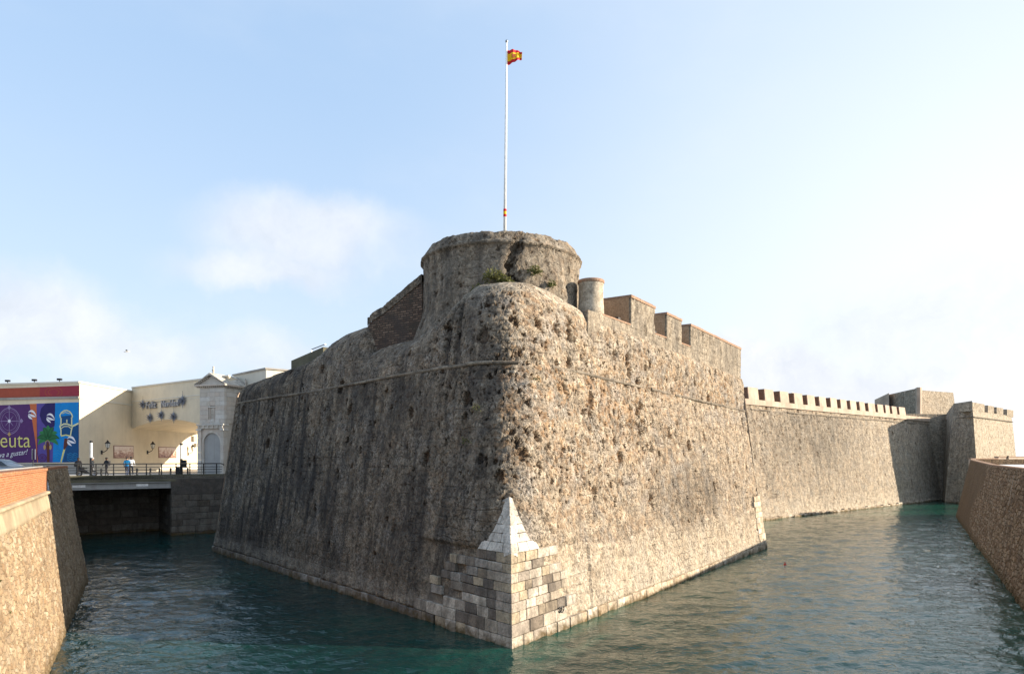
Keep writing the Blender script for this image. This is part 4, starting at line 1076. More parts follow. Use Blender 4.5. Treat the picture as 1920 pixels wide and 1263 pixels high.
mpoly('blue_panel', [(104, 755), (148, 753.7), (148, 866), (99, 866)], 'mural_blue', 2, B_)
mpoly('deep_blue_panel', [(135, 797), (148, 792), (148, 866), (118, 866), (124, 840)], 'mural_deep', 3, B_)
for k in range(4): mstrip('wave', [(100 + x, 845 + k * 5 + 1.6 * math.sin(x * .55 + k * .3)) for x in np.linspace(0, 20, 14)], 1.3, 'mural_wave', 3, B_)
for k in range(5): mstrip('wave', [(126 + x, 850 + k * 3.2 + 1.0 * math.sin(x * .7 + k)) for x in np.linspace(0, 20, 12)], .7, 'mural_wave', 4, B_)
# palm
mstrip('palm_trunk', [(91, 866), (91, 850), (90, 836), (90, 828)], [5.5, 5, 6, 3], 'mural_brown', 4, B_)
for i, (x1, y1, w) in enumerate([(72, 833, 8), (70, 822, 9), (74, 811, 9), (82, 801, 8), (91, 797, 8), (101, 801, 8), (108, 811, 9), (112, 822, 9), (110, 834, 8)]):
    x0, y0 = 90, 825
    pts = [(lerp(x0, x1, t), lerp(y0, y1, t) - 5 * math.sin(math.pi * t)) for t in np.linspace(0, 1, 10)]
    mstrip('palm_leaf', pts, [1 + w * math.sin(math.pi * min(1, .12 + .88 * t)) for t in np.linspace(0, 1, 10)], 'mural_green' if i % 2 else 'mural_leaf', 5 + (i % 2) * .4, B_)
    mstrip('leaf_rib', pts[:-1], .6, 'mural_leaf' if i % 2 else 'mural_green', 6, B_)
for s_ in (-1, 1): mpoly('palm_fruit', ell(90 + s_ * 5.5, 838, 2.3, 4.8, 14), 'mural_tan', 6, B_)
mstrip('palm_heart', [(85.5, 833), (87, 827), (90, 825), (93, 827), (94.5, 833)], 1.2, 'mural_tan', 6.5, B_)
# sentry-box drawing in thick cream line
def sline(path, w=2.2, mat='mural_cream', lvl=4): mstrip('outline', path, w, mat, lvl, B_)
mpoly('sentry_fill', [(115, 780), (135, 778), (133, 816), (115, 816)], 'mural_deep', 3.4, B_)
sline([(114, 783), (113, 778), (116, 773), (121, 769.5), (126, 769), (131, 771), (135, 776), (136.5, 781), (134, 784)])
sline([(117, 775), (123, 772.5), (131, 775)], 1.2)
sline([(115, 783), (115, 794), (113, 799), (115, 806), (115, 816)]); sline([(135, 783), (135, 795), (136, 800), (134, 808), (133, 816)])
sline([(114, 798), (120, 794.5), (127, 794.5), (135, 798)], 2.6); sline([(115, 803), (121, 799), (129, 799), (134, 803)], 1.4); sline([(115, 817), (124, 815), (133, 817)], 2.2, 'mural_yellow')
sline([(136, 799), (148, 793)], 3); sline([(126, 792), (126, 786)], 2)
sline([(115, 866), (119, 850), (123, 836)], [2.5, 3, 4], 'mural_yellow'); mstrip('stem', [(121, 842), (124, 832), (126, 822)], [3, 8, 9], 'mural_brown', 4.5, B_)
mpoly('emblem_disc', ell(80, 858, 8, 8, 24), 'mural_purple', 3, B_)
for r_ in (5.5, 3.2): mstrip('emblem_ring', ell(80, 858, r_, r_, 20, 0, 359), .9, 'mural_violet', 4, B_)
# white flying shapes
for (cx, cy, s_) in ((61, 777, 1.0), (95.5, 783, 1.0), (134.5, 826, 1.05)):
    for (a, b, c2) in (((-7, -4), (1, -12), (8, 3)), ((-7, -2), (0, 3), (8, 4)), ((-7, 0), (-6, 5), (1, 9))):
        pts = []
        for t in np.linspace(0, 1, 12):
            pts.append((cx + s_ * ((1-t)**2*a[0] + 2*t*(1-t)*b[0] + t*t*c2[0]), cy + s_ * ((1-t)**2*a[1] + 2*t*(1-t)*b[1] + t*t*c2[1])))
        mstrip('white_petal', pts, [.3 + 3.6 * s_ * math.sin(math.pi * t) for t in np.linspace(0, 1, 12)], 'mural_white', 6, B_)
# compass
for r_, w in ((20, 1.2), (17.8, .5), (14.5, .6)): mstrip('compass_ring', ell(18, 789, r_, r_ * 1.22, 48, 0, 359.5), w, 'mural_lilac', 2, B_)
for k in range(8):
    a = R(45 * k); l = 22 if k % 2 == 0 else 12
    mstrip('compass_ray', [(18, 789), (18 + .9 * l * math.cos(a), 789 - 1.1 * l * math.sin(a))], [1.6, .5], 'mural_lilac', 3, B_)
mpoly('compass_hub', ell(18, 789, 2.6, 3, 16), 'mural_white', 3.6, B_)
for cx, cy in ((18, 764), (41, 789), (18, 814)):
    mpoly('compass_point', [(cx, cy - 5), (cx + 3.4, cy), (cx, cy + 4), (cx - 3.4, cy)], 'mural_lilac' if cy < 800 else 'mural_tan', 4, B_)
def text_mesh(body, size, shear=0.0, extrude=0.0, offset=0.0, spacing=1.0):
    cu = bpy.data.curves.new('lettering', 'FONT'); cu.body = body; cu.size = size; cu.shear = shear; cu.extrude = extrude; cu.offset = offset; cu.space_character = spacing; cu.resolution_u = 4
    ob = bpy.data.objects.new('lettering', cu); col.objects.link(ob)
    dg = bpy.context.evaluated_depsgraph_get(); me = bpy.data.meshes.new_from_object(ob.evaluated_get(dg))
    bpy.data.objects.remove(ob); bpy.data.curves.remove(cu)
    return me
def put_text(name, body, size, mat, parent, place, **kw):
    """place(x, y, z) maps lettering metres to the world"""
    me = text_mesh(body, size, **kw); me.materials.clear(); me.materials.append(M[mat])
    for v in me.vertices: v.co = place(v.co.x, v.co.y, v.co.z)
    me.update(); finish_attrs(me)
    o = link(name, me, None, parent); o['kind'] = 'stuff'; return o
me_ = text_mesh('Ceuta', 1.0); wx = max(v.co.x for v in me_.vertices)
pr_ = mur(58, 838, 0); rt_ = -dm
# right end of the word at column 57
def place_ceuta(x, y, z): 
    p = pr_ + Vector((rt_[0], rt_[1], 0)) * (x - wid) + Vector((0, 0, y)); return (p.x + nf[0] * .06, p.y + nf[1] * .06, p.z)
szc = 2.35; wid = wx * szc
put_text('word_ceuta', 'Ceuta', szc, 'mural_yellow', B_, place_ceuta, offset=-.012)
me2 = text_mesh('te va a gustar!', 1.0, shear=.35); wx2 = max(v.co.x for v in me2.vertices)
pr2 = mur(53, 851, 0); sz2 = .80; wid2 = wx2 * sz2
def place_sl(x, y, z):
    p = pr2 + Vector((rt_[0], rt_[1], 0)) * (x - wid2) + Vector((0, 0, y + (x - wid2) * .10)); return (p.x + nf[0] * .06, p.y + nf[1] * .06, p.z)
put_text('slogan', 'te va a gustar!', sz2, 'mural_white', B_, place_sl, shear=.35)
#MARK arch
MB().prism([bp(-9, 5.9), bp(aR + .6, 5.9), bp(aR + .6, 7), bp(-9, 7)], -.6, 5.2).build('back_core', M['abut'], bridge)
# ------------------------------------------------------------------ covered passage: wall with a flat arch over the street
AW0, AW1 = V2(-46.0, 82.6), V2(-29.3, 70.65)
da = unit(AW1 - AW0); na = V2(da[1], -da[0]); na = na if na[1] < 0 else -na
passage = thing('passage_building', (AW1[0], AW1[1], GZ), 'cream wall block bridging the street on a shallow arch with star decorations', 'building')
Lw = np.linalg.norm(AW1 - AW0); zt_ = 15.85; ND = 40; TH = 17.4
def aw(d, b): return AW0 + da * d + V2(0, 1) * b                 # b: depth behind the front
def awz(u, v): 
    k = on_line(u, tuple(AW0), tuple(AW1)); Y = AW0[1] + k * (AW1[1] - AW0[1]); return k * Lw, EYE + (HV - v) / F * Y
arcp = [awz(247, 803.5), awz(265, 796.5), awz(285, 790), awz(305, 786.5), awz(325, 785.5), awz(345, 788), awz(372, 794)]
sd = np.linspace(0, Lw, ND + 1); sz = np.interp(sd, [p[0] for p in arcp], [p[1] for p in arcp]); 
fw = MB()
for i in range(ND):
    a, b = aw(sd[i], 0), aw(sd[i + 1], 0); a2, b2 = aw(sd[i], TH), aw(sd[i + 1], TH)
    fw.add([(*a, sz[i]), (*b, sz[i + 1]), (*b, zt_), (*a, zt_)], [(0, 1, 2, 3)])
    fw.add([(*a2, sz[i]), (*b2, sz[i + 1]), (*b2, zt_), (*a2, zt_)], [(3, 2, 1, 0)])
fw.add([(*aw(0, 0), zt_), (*aw(Lw, 0), zt_), (*aw(Lw, TH), zt_), (*aw(0, TH), zt_)], [(0, 1, 2, 3)])
fw.add([(*aw(Lw, 0), sz[-1]), (*aw(Lw, TH), sz[-1]), (*aw(Lw, TH), zt_), (*aw(Lw, 0), zt_)], [(0, 1, 2, 3)])
fw.build('wall', M['cream'], passage, fix=False)
NS = 16                                                     # soffit boards running along the passage
for k in range(NS):
    b0, b1 = TH * k / NS + .012, TH * (k + 1) / NS - .012; m_ = MB(); ok = 0
    vs_ = []
    for i in range(ND + 1):
        for b, dz in ((b0, -.0), (b1, 0), (b1, .1), (b0, .1)): vs_.append((*aw(sd[i], b), sz[i] + dz + (.004 if k % 2 else 0)))
    m_.add(vs_, [(i*4+j, (i+1)*4+j, (i+1)*4+(j+1)%4, i*4+(j+1)%4) for i in range(ND) for j in range(4)])
    m_.build('soffit_board', M['cream'], passage)
q2 = lambda d, b: tuple(aw(d, b))
MB().prism([q2(.02, -.12), q2(Lw, -.12), q2(Lw, .4), q2(.02, .4)], zt_ + .003, zt_ + .17).build('roof_coping', M['creamlight'], passage)
MB().prism([q2(.1, -.05), q2(Lw, -.05), q2(Lw, -.001), q2(.1, -.001)], 14.18, 14.32).build('moulding', M['creamlight'], passage)
MB().prism([q2(.1, -.03), q2(Lw, -.03), q2(Lw, -.001), q2(.1, -.001)], 13.93, 13.99).build('moulding', M['creamlight'], passage)
# hanging lettering and stars
def aww(u, v, o=.12):
    d_, z_ = awz(u, v); p = aw(d_, 0) + na * o; return Vector((p[0], p[1], z_))
lettering = thing('greeting_lettering', tuple(aww(305, 760)), 'grey metal greeting letters hanging on the cream arch wall', 'lettering')
def place_on(u, v, slope=0.0):
    o = aww(u, v); 
    def f(x, y, z): return (o.x + da[0] * x + na[0] * z, o.y + da[1] * x + na[1] * z, o.z + y + slope * x)
    return f
for body, u, v, sz_ in (('Feliz', 277, 765.5, 1.10), ('Navidad', 305, 763.0, 1.00)):
    xo = 0
    for ch in body:
        me_c = text_mesh(ch, sz_, offset=.035); w_ = max((v_.co.x for v_ in me_c.vertices), default=.3); pf = place_on(u, v)
        for mt_, zo, off in (('tin', .03, .05), ('lettergrey', .10, .0)):
            def pl2(x, y, z, xo=xo, zo=zo): return pf(x + xo, y, z + zo)
            put_text('letter', ch, sz_, mt_, lettering, pl2, offset=off, extrude=.03)
        xo += w_ + .09
for c_ in lettering.children:
    if 'kind' in c_: del c_['kind']
MB().tube([aww(262, 757), aww(352, 746.5)], .02, 5).build('hanging_wire', M['black'], lettering)
stars = [(270.5, 758.5, .62, 'left of the greeting letters'), (345, 751.5, .72, 'right of the greeting letters'), (284, 783, .62, 'hanging lowest left under the greeting letters'), (305, 778, .62, 'hanging in the middle under the greeting letters'), (328.5, 781, .66, 'hanging right under the greeting letters')]
for u, v, r_, where in stars:
    cst = aww(u, v, .16); st = thing('star_decoration', tuple(cst), 'grey spiked star decoration ' + where, 'decoration', 'star decorations on the arch wall')
    for k in range(12):
        a = 2 * math.pi * k / 12; l = r_ * (1.25 if k % 3 == 0 else .95); ca, sa = math.cos(a), math.sin(a)
        def sp_(x, y, z): return Vector((cst.x + da[0] * x + na[0] * z, cst.y + da[1] * x + na[1] * z, cst.z + y))
        tip = sp_(ca * l, sa * l, 0); w_ = .15 * r_
        b1, b2 = sp_(ca * .2 * r_ - sa * w_, sa * .2 * r_ + ca * w_, 0), sp_(ca * .2 * r_ + sa * w_, sa * .2 * r_ - ca * w_, 0)
        f1 = sp_(ca * .15, sa * .15, .1); f2 = sp_(ca * .15, sa * .15, -.1)
        MB().add([tip, b1, b2, f1, f2], [(0, 1, 3), (0, 3, 2), (0, 4, 1), (0, 2, 4), (1, 4, 3), (2, 3, 4)]).build('spike', M['tin'], st)
    for k in range(8):
        a = 2 * math.pi * (k + .5) / 8; el = R(45); l = r_ * .95; dv_ = Vector((da[0] * math.cos(a) * math.cos(el) + na[0] * math.sin(el), da[1] * math.cos(a) * math.cos(el) + na[1] * math.sin(el), math.sin(a) * math.cos(el)))
        s1_ = dv_.cross(Vector((0, 0, 1))).normalized(); s2_ = dv_.cross(s1_); w_ = .12 * r_
        MB().add([cst + dv_ * l, cst + s1_ * w_, cst + s2_ * w_, cst - s1_ * w_, cst - s2_ * w_], [(0, 1, 2), (0, 2, 3), (0, 3, 4), (0, 4, 1), (4, 3, 2, 1)]).build('spike', M['tin'], st)
    MB().tube([cst + Vector((0, 0, r_ * .9)), cst + Vector((0, 0, 14.0 - cst.z if 14.0 > cst.z + 1 else r_ + .4))], .012, 4).build('hanging_wire', M['black'], st)

# ------------------------------------------------------------------ gate pavilion
gp = thing('gate_pavilion', (-30.5, 70.5, GZ), 'narrow grey ashlar gate pavilion with pediment and arched niche', 'gatehouse')
GA, GB = V2((374 - CX) / F * 70.6, 70.6), V2((421 - CX) / F * 69.6, 69.6)
dg_ = unit(GB - GA); ng_ = V2(dg_[1], -dg_[0]); ng_ = ng_ if ng_[1] < 0 else -ng_
WG = np.linalg.norm(GB - GA); DG = 3.4
def gq(a, b): return tuple(GA + dg_ * a - ng_ * b)
zg = lambda v: EYE + (HV - v) / F * 70.1
z_low, z_cor0, z_cor1, z_eave, z_ap = GZ, zg(803), zg(797), zg(726), zg(699)
# upper stage: side walls of ashlar
MB().prism([gq(.12, .2), gq(WG - .12, .2), gq(WG - .12, DG - .1), gq(.12, DG - .1)], GZ, z_eave).build('core', M['gate'], gp)
zu = list(np.linspace(z_cor1 + .18, z_eave - .02, 9))
def gblock(a0, a1, b0, b1, z0, z1, name='block'): 
    MB().prism([gq(a0 + .006, b0), gq(a1 - .006, b0), gq(a1 - .006, b1), gq(a0 + .006, b1)], z0 + .006, z1 - .006).build(name, M['gate'], gp, bevel=.008)
for k in range(8):
    cuts = [.02, .42 * WG - .02, .62 * WG, WG - .02] if k % 2 else [.02, .30 * WG, .42 * WG - .02, .62 * WG, .80 * WG, WG - .02]
    if 1 <= k <= 3: cuts = [.02, .36 * WG, None, .62 * WG, WG - .02]
    for c0_, c1_ in zip(cuts[:-1], cuts[1:]):
        if c0_ is None or c1_ is None: continue
        gblock(c0_, c1_, random.uniform(.0, .008), .35, zu[k], zu[k + 1])
    n_ = 3 if k % 2 else 2
    for j in range(n_): 
        b0_, b1_ = .36 + (DG - .4) * j / n_, .36 + (DG - .4) * (j + 1) / n_
        MB().prism([gq(WG - .3, b0_ + .006), gq(WG - .015, b0_ + .006), gq(WG - .015, b1_ - .006), gq(WG - .3, b1_ - .006)], zu[k] + .006, zu[k + 1] - .006).build('block', M['gate'], gp, bevel=.008)
# slotted panel: tall groove above a framed tablet
MB().prism([gq(.37 * WG, .03), gq(.41 * WG, .03), gq(.41 * WG, .1), gq(.37 * WG, .1)], zg(762), z_eave - .3).build('groove_moulding', M['gate'], gp)
MB().prism([gq(.36 * WG, -.05), gq(.66 * WG, -.05), gq(.66 * WG, .1), gq(.36 * WG, .1)], zg(763.5), zg(761.5)).build('tablet_cornice', M['gate'], gp)
MB().prism([gq(.40 * WG, -.05), gq(.62 * WG, -.05), gq(.62 * WG, .1), gq(.40 * WG, .1)], zg(790), zg(788.2)).build('tablet_sill', M['gate'], gp)
for c_ in (.41, .585): MB().prism([gq(c_ * WG, -.03), gq((c_ + .025) * WG, -.03), gq((c_ + .025) * WG, .1), gq(c_ * WG, .1)], zg(788), zg(764)).build('tablet_frame', M['gate'], gp)
MB().prism([gq(.44 * WG, .06), gq(.58 * WG, .06), gq(.58 * WG, .16), gq(.44 * WG, .16)], zg(787.8), zg(764)).build('tablet', M['pale'], gp)
# lower stage: pilasters, arch ring, niche
MB().prism([gq(-.16, -.3), gq(WG + .1, -.3), gq(WG + .1, .6), gq(-.16, .6)], z_cor1 - .02, z_cor1 + .14).build('cornice', M['gate'], gp, bevel=.03)
MB().prism([gq(-.06, -.2), gq(WG + .02, -.2), gq(WG + .02, .5), gq(-.06, .5)], z_cor0 - .02, z_cor1 - .025).build('frieze', M['gate'], gp)
for k in range(6):
    a_ = .05 + (WG - .25) * k / 5; MB().prism([gq(a_, -.27), gq(a_ + .17, -.27), gq(a_ + .17, -.2), gq(a_, -.2)], z_cor0 + .02, z_cor1 - .03).build('corbel', M['gate'], gp)
MB().prism([gq(-.22, -.26), gq(.40, -.26), gq(.40, .5), gq(-.22, .5)], z_cor0 - .20, z_cor0 - .025).build('capital', M['gate'], gp)
MB().prism([gq(WG - .40, -.26), gq(WG + .06, -.26), gq(WG + .06, .5), gq(WG - .40, .5)], z_cor0 - .20, z_cor0 - .025).build('capital', M['gate'], gp)
zp = list(np.linspace(GZ, z_cor0 - .21, 7))
for k in range(6):
    MB().prism([gq(-.12, -.16), gq(.36, -.16), gq(.36, .4), gq(-.12, .4)], zp[k] + .006, zp[k + 1] - .006).build('pilaster_block', M['gate'], gp, bevel=.008)
    MB().prism([gq(WG - .36, -.16), gq(WG, -.16), gq(WG, .4), gq(WG - .36, .4)], zp[k] + .006, zp[k + 1] - .006).build('pilaster_block', M['gate'], gp, bevel=.008)
ax0, ax1 = .56, WG - .50; rA = (ax1 - ax0) / 2; axc = (ax0 + ax1) / 2; zsp = zg(811) - rA
def arch_pts(r, n=14): return [(axc + r * math.cos(R(180 - 180 * k / n)), zsp + r * math.sin(R(180 - 180 * k / n))) for k in range(n + 1)]
# spandrel sheet between the pilasters with the arched opening
sp = MB(); o_ = arch_pts(rA + .2); 
top_z = z_cor0 - .03
for (x0, z0), (x1, z1) in zip(o_[:-1], o_[1:]):
    sp.add([(*gq(x0, -.02), z0), (*gq(x1, -.02), z1), (*gq(x1, -.02), top_z), (*gq(x0, -.02), top_z)], [(0, 1, 2, 3)])
for x0, x1 in ((.30, axc - rA - .2), (axc + rA + .2, WG - .30)): 
    if x1 > x0: sp.add([(*gq(x0, -.02), GZ), (*gq(x1, -.02), GZ), (*gq(x1, -.02), top_z), (*gq(x0, -.02), top_z)], [(0, 1, 2, 3)])
sp.build('spandrel', M['gate'], gp)
ins_ = arch_pts(rA)
for k in range(14):
    (x0, z0), (x1, z1), (X0, Z0), (X1, Z1) = ins_[k], ins_[k + 1], o_[k], o_[k + 1]
    MB().hull8([(*gq(x0, -.06), z0), (*gq(x1, -.06), z1), (*gq(X1, -.06), Z1), (*gq(X0, -.06), Z0)], [(*gq(x0, .5), z0), (*gq(x1, .5), z1), (*gq(X1, .5), Z1), (*gq(X0, .5), Z0)]).build('voussoir', M['gate'], gp)
for sgn in (-1, 1):
    for k in range(4):
        za, zb_ = lerp(GZ, zsp, k / 4), lerp(GZ, zsp, (k + 1) / 4); xa = axc + sgn * rA; xb = axc + sgn * (rA + .2)
        MB().prism([gq(xa, -.05), gq(xb, -.05), gq(xb, .5), gq(xa, .5)], za + .005, zb_ - .005).build('jamb_block', M['gate'], gp)
MB().prism([gq(axc - rA, .10), gq(axc + rA, .10), gq(axc + rA, .16), gq(axc - rA, .16)], GZ, zsp + rA).build('niche_back', M['girder'], gp)
# roof: eaves with dentils, pediment, sloping slabs
ev = .38
MB().prism([gq(-ev, -ev), gq(WG + ev, -ev), gq(WG + ev, DG + ev), gq(-ev, DG + ev)], z_eave + .12, z_eave + .30).build('eaves', M['gate'], gp, bevel=.03)
nd = 14
for k in range(nd):
    a_ = -.2 + (WG + .3) * k / nd; MB().prism([gq(a_, -.22), gq(a_ + .12, -.22), gq(a_ + .12, .1), gq(a_, .1)], z_eave, z_eave + .12).build('dentil', M['gate'], gp)
for k in range(12):
    b_ = .1 + (DG - .1) * k / 12; MB().prism([gq(WG - .1, b_), gq(WG + .22, b_), gq(WG + .22, b_ + .12), gq(WG - .1, b_ + .12)], z_eave, z_eave + .12).build('dentil', M['gate'], gp)
xm = WG / 2; zr0 = z_eave + .305
MB().add([(*gq(-.15, .0), zr0), (*gq(WG + .15, .0), zr0), (*gq(xm, .0), z_ap - .25)], [(0, 1, 2)]).build('pediment', M['gate'], gp, fix=False)
for (xa, xb) in ((-ev, xm), (WG + ev, xm)):
    MB().hull8([(*gq(xa, -ev), zr0), (*gq(xb, -ev), z_ap), (*gq(xb, DG + ev), z_ap), (*gq(xa, DG + ev), zr0)], [(*gq(xa, -ev), zr0 - .2 + .2), (*gq(xb, -ev), z_ap - .22), (*gq(xb, DG + ev), z_ap - .22), (*gq(xa, DG + ev), zr0 + .0)]).build('roof_slab', M['pale'], gp)
    for k in range(7):
        t0 = .1 + .8 * k / 7; xx = lerp(xa, xb, t0); zz0 = lerp(zr0, z_ap - .22, t0)
        MB().obox(gq(xx, -.25), dg_, -.05, .05, -.0, .3, zz0 - .14, zz0 + .0).build('dentil', M['gate'], gp)
def finial(x, b, z, h):
    p = gq(x, b); MB().lathe([(.14 * h, 0), (.16 * h, .06 * h), (.09 * h, .14 * h), (.13 * h, .3 * h), (.19 * h, .46 * h), (.12 * h, .62 * h), (.07 * h, .7 * h), (.12 * h, .82 * h), (.1 * h, .95 * h), (.02 * h, 1.0 * h)], (p[0], p[1], z), 10).build('finial', M['gate'], gp, smooth=True)
finial(xm, .2, z_ap - .05, .78); finial(WG + .1, DG - .4, zr0 + .1, .75)
# pale buildings behind the pavilion
ann = thing('pale_annex', (-28, 76, GZ), 'pale flat roofed block behind the gate pavilion', 'building')
zan = 16.45
MB().prism([(-30.6, 75), (-25, 69.4), (-22, 72), (-28, 77.5)], GZ, zan).build('wall', M['creamlight'], ann)  # footprint drawn out to the right to block sun from the gate pavilion
MB().prism([(-30.75, 74.95), (-25, 69.2), (-21.8, 72), (-28, 77.7)], zan + .003, zan + .16).build('roof_coping', M['concrete'], ann)
MB().prism([tuple(cw(430, 74)), tuple(cw(460, 73)), (-28.2, 74.6), (-30.4, 76)], GZ, EYE + (HV - 749) / F * 74).build('lower_block', M['creamlight'], ann)
MB().prism([tuple(cw(429, 73.9)), tuple(cw(460, 72.9)), (-28.2, 74.6), (-30.5, 76)], EYE + (HV - 749) / F * 74 + .003, EYE + (HV - 745.5) / F * 74).build('cornice', M['concrete'], ann)
cp_ = W(436, 707, 76); 
camr = thing('security_camera', (cp_.x, cp_.y, cp_.z), 'small white security camera on the corner of the pale annex', 'camera')
MB().obox((cp_.x, cp_.y), (1, 0), -.3, .12, -.09, .09, cp_.z - .08, cp_.z + .10).build('camera_body', M['white'], camr); MB().tube([cp_, cp_ + Vector((.3, 0, -.25))], .04, 6).build('arm', M['white'], camr)
# concrete parapet and rail up on the left part of the bastion
cpw = thing('concrete_parapet', (-13, 49, 13), 'low grey concrete parapet with a thin rail on the left bastion top', 'wall')
pA, pB = W(546, 676, 49.5), W(606, 650, 47.0)
MB().add([(pA.x, pA.y, 12.5), (pB.x, pB.y, 12.5), tuple(pB), tuple(pA), (pA.x + .3, pA.y + .35, 12.5), (pB.x + .3, pB.y + .35, 12.5), (pB.x + .3, pB.y + .35, pB.z), (pA.x + .3, pA.y + .35, pA.z)], [(0,1,2,3), (7,6,5,4), (3,2,6,7), (0,3,7,4), (1,5,6,2)]).build('parapet', M['mossy'], cpw)
r0, r1 = W(584, 655, 48.2), W(610, 645, 47.2); MB().tube([W(584, 660, 48.2), r0, r1], .035, 6).build('rail', M['steel'], cpw)
#MARK props
# ------------------------------------------------------------------ flag
fp = W(946, 426, 37.0); ft = W(950, 80, 37.0)
pole = thing('flagpole', (fp.x, fp.y, 18.4), 'tall white flagpole flying a red and yellow flag above the round tower', 'flagpole')
base = Vector((fp.x, fp.y, 18.4)); up = (ft - base)
MB().tube([base, base + up * .5, ft], [.085, .07, .045], 12).build('pole', M['white'], pole, smooth=True)
MB().lathe([(.0, -.09), (.06, -.06), (.085, 0), (.06, .06), (.0, .09)], tuple(ft + Vector((0, 0, .06))), 10, False).build('pole_cap', M['steel'], pole, smooth=True)
def onpole(v): k = (EYE + (HV - v) / F * 37 - base.z) / (ft.z - base.z); return base + up * k, lerp(.085, .045, k)
for v0, v1, mt_ in ((392, 396.5, 'flag_red'), (396.7, 402, 'flag_yellow'), (402.2, 406.5, 'flag_red')):
    (p0, r0), (p1_, r1) = onpole(v1), onpole(v0); MB().tube([p0, p1_], r0 + .012, 12).build('painted_band', M[mt_], pole)
fl0, _ = onpole(93.5); fl1, _ = onpole(122)
NXF, NZF = 28, 18; fh = fl0.z - fl1.z; FL = np.zeros((NZF, NXF, 3))
for j in range(NZF):
    for i in range(NXF):
        s_, t_ = i / (NXF - 1), j / (NZF - 1)
        x = .04 + .80 * s_ ** .95 - .10 * s_ * (1 - t_) * .2
        z = lerp(fl1.z, fl0.z, t_) - .10 * s_ * s_ * (1 - .2 * t_) + (1 - t_) * .42 * s_ ** 1.1 + .05 * math.sin(s_ * 9 + t_ * 2) * s_
        y = .12 * math.sin(s_ * 8.5 + t_ * 1.5) * s_ ** .6 + .05 * math.sin(s_ * 15)
        FL[j, i] = (fl0.x + x, fl0.y + y, z)
def flag_part(name, j0, j1, mt_):
    o = grid(name, FL[j0:j1 + 1], M[mt_], pole); sd_ = o.modifiers.new('thick', 'SOLIDIFY'); sd_.thickness = .006; return o
flag_part('red_stripe', 0, 4, 'flag_red'); ye = flag_part('yellow_stripe', 4, 13, 'flag_yellow'); flag_part('red_stripe', 13, 17, 'flag_red')
em = MB()
for (i0, i1, j0, j1) in ((9, 14, 6, 11),):
    em.add([tuple(FL[j, i] + np.array([0, -.02, 0])) for j in (j0, j1) for i in (i0, i1)], [(0, 1, 3, 2)])
sh = [(9, 11), (14, 11), (14, 8), (13, 6), (11.5, 5), (10, 6), (9, 8)]
def fxy(i, j, o): 
    i0, j0 = int(i), int(j); return tuple(FL[j0, i0] + (FL[j0, min(i0 + 1, NXF - 1)] - FL[j0, i0]) * (i - i0) + np.array([0, -o, 0]))
MB().poly([fxy(i, j, .025) for i, j in sh]).build('crest', M['flag_brown'], pole, fix=False)
for c_ in (8, 15): MB().poly([fxy(c_ - .4, 6, .025), fxy(c_ + .4, 6, .025), fxy(c_ + .4, 11, .025), fxy(c_ - .4, 11, .025)]).build('crest_pillar', M['flag_brown'], pole, fix=False)

# ------------------------------------------------------------------ street things along the bridge
def bpz(u, b): a = on_line(u, bp(0, b), bp(1, b)); x, y = bp(a, b); return Vector((x, y, GZ))
# bollards
bo = thing('bollard', (0, 0, 0), '', 'bollard', 'short dark bollards behind the bridge railing')
MB().lathe([(.11, 0), (.11, .06), (.085, .08), (.08, .58), (.10, .60), (.10, .66), (.06, .72), (.0, .73)], n=12, caps=False).build('bollard_post', M['black'], bo, smooth=True)
MB().lathe([(.15, .0), (.15, .04), (.12, .05)], n=12).build('base_plate', M['steel'], bo)
bl = [(190, 'left of the walking person in dark clothes'), (257, 'just right of the two people side by side'), (282, 'third from the left along the railing'), (299, 'close beside a railing post left of the lamp column'), (320, 'just left of the nearer lamp column'), (352, 'right of the nearer lamp column by the gate')]
for i, (u, w_) in enumerate(bl):
    o = bo if i == 0 else copy_tree(bo); o.location = bpz(u, 2.2 + (.1 * i)); o['label'] = 'short dark bollard ' + w_
# column lamps
def column_lamp(u, b, h, label, box=False):
    p = bpz(u, b); t_ = thing('lamp_column', tuple(p), label, 'lamp', 'lamp columns on the bridge')
    MB().lathe([(.16, 0), (.16, .1), (.13, .14), (.13, h * .52)], tuple(p), 14).build('post', M['black'], t_, smooth=False)
    MB().lathe([(.115, h * .52 + .002), (.115, h * .95)], tuple(p), 14).build('light_tube', M['lampglass'], t_)
    MB().lathe([(.14, h * .95 + .002), (.14, h), (.06, h + .04)], tuple(p), 14).build('cap', M['black'], t_)
    if box: MB().box(p.x + .14, p.x + .48, p.y - .12, p.y + .12, p.z + .75, p.z + 1.5).build('control_box', M['black'], t_)
    if box: MB().lathe([(.26, -.02), (.26, .06)], tuple(p), 14).build('foot', M['pale'], t_)
column_lamp(171, 4.0, 3.3, 'lamp column with grey tube standing behind the parked scooter')
column_lamp(340, .75, 3.1, 'lamp column with small box standing at the railing before the gate', True)
cb = bpz(335, 1.6); tag(MB().box(cb.x - .22, cb.x + .1, cb.y - .15, cb.y + .15, GZ, GZ + .85).build('litter_bin', M['black']), 'dark litter bin beside the lamp column at the railing', 'bin')
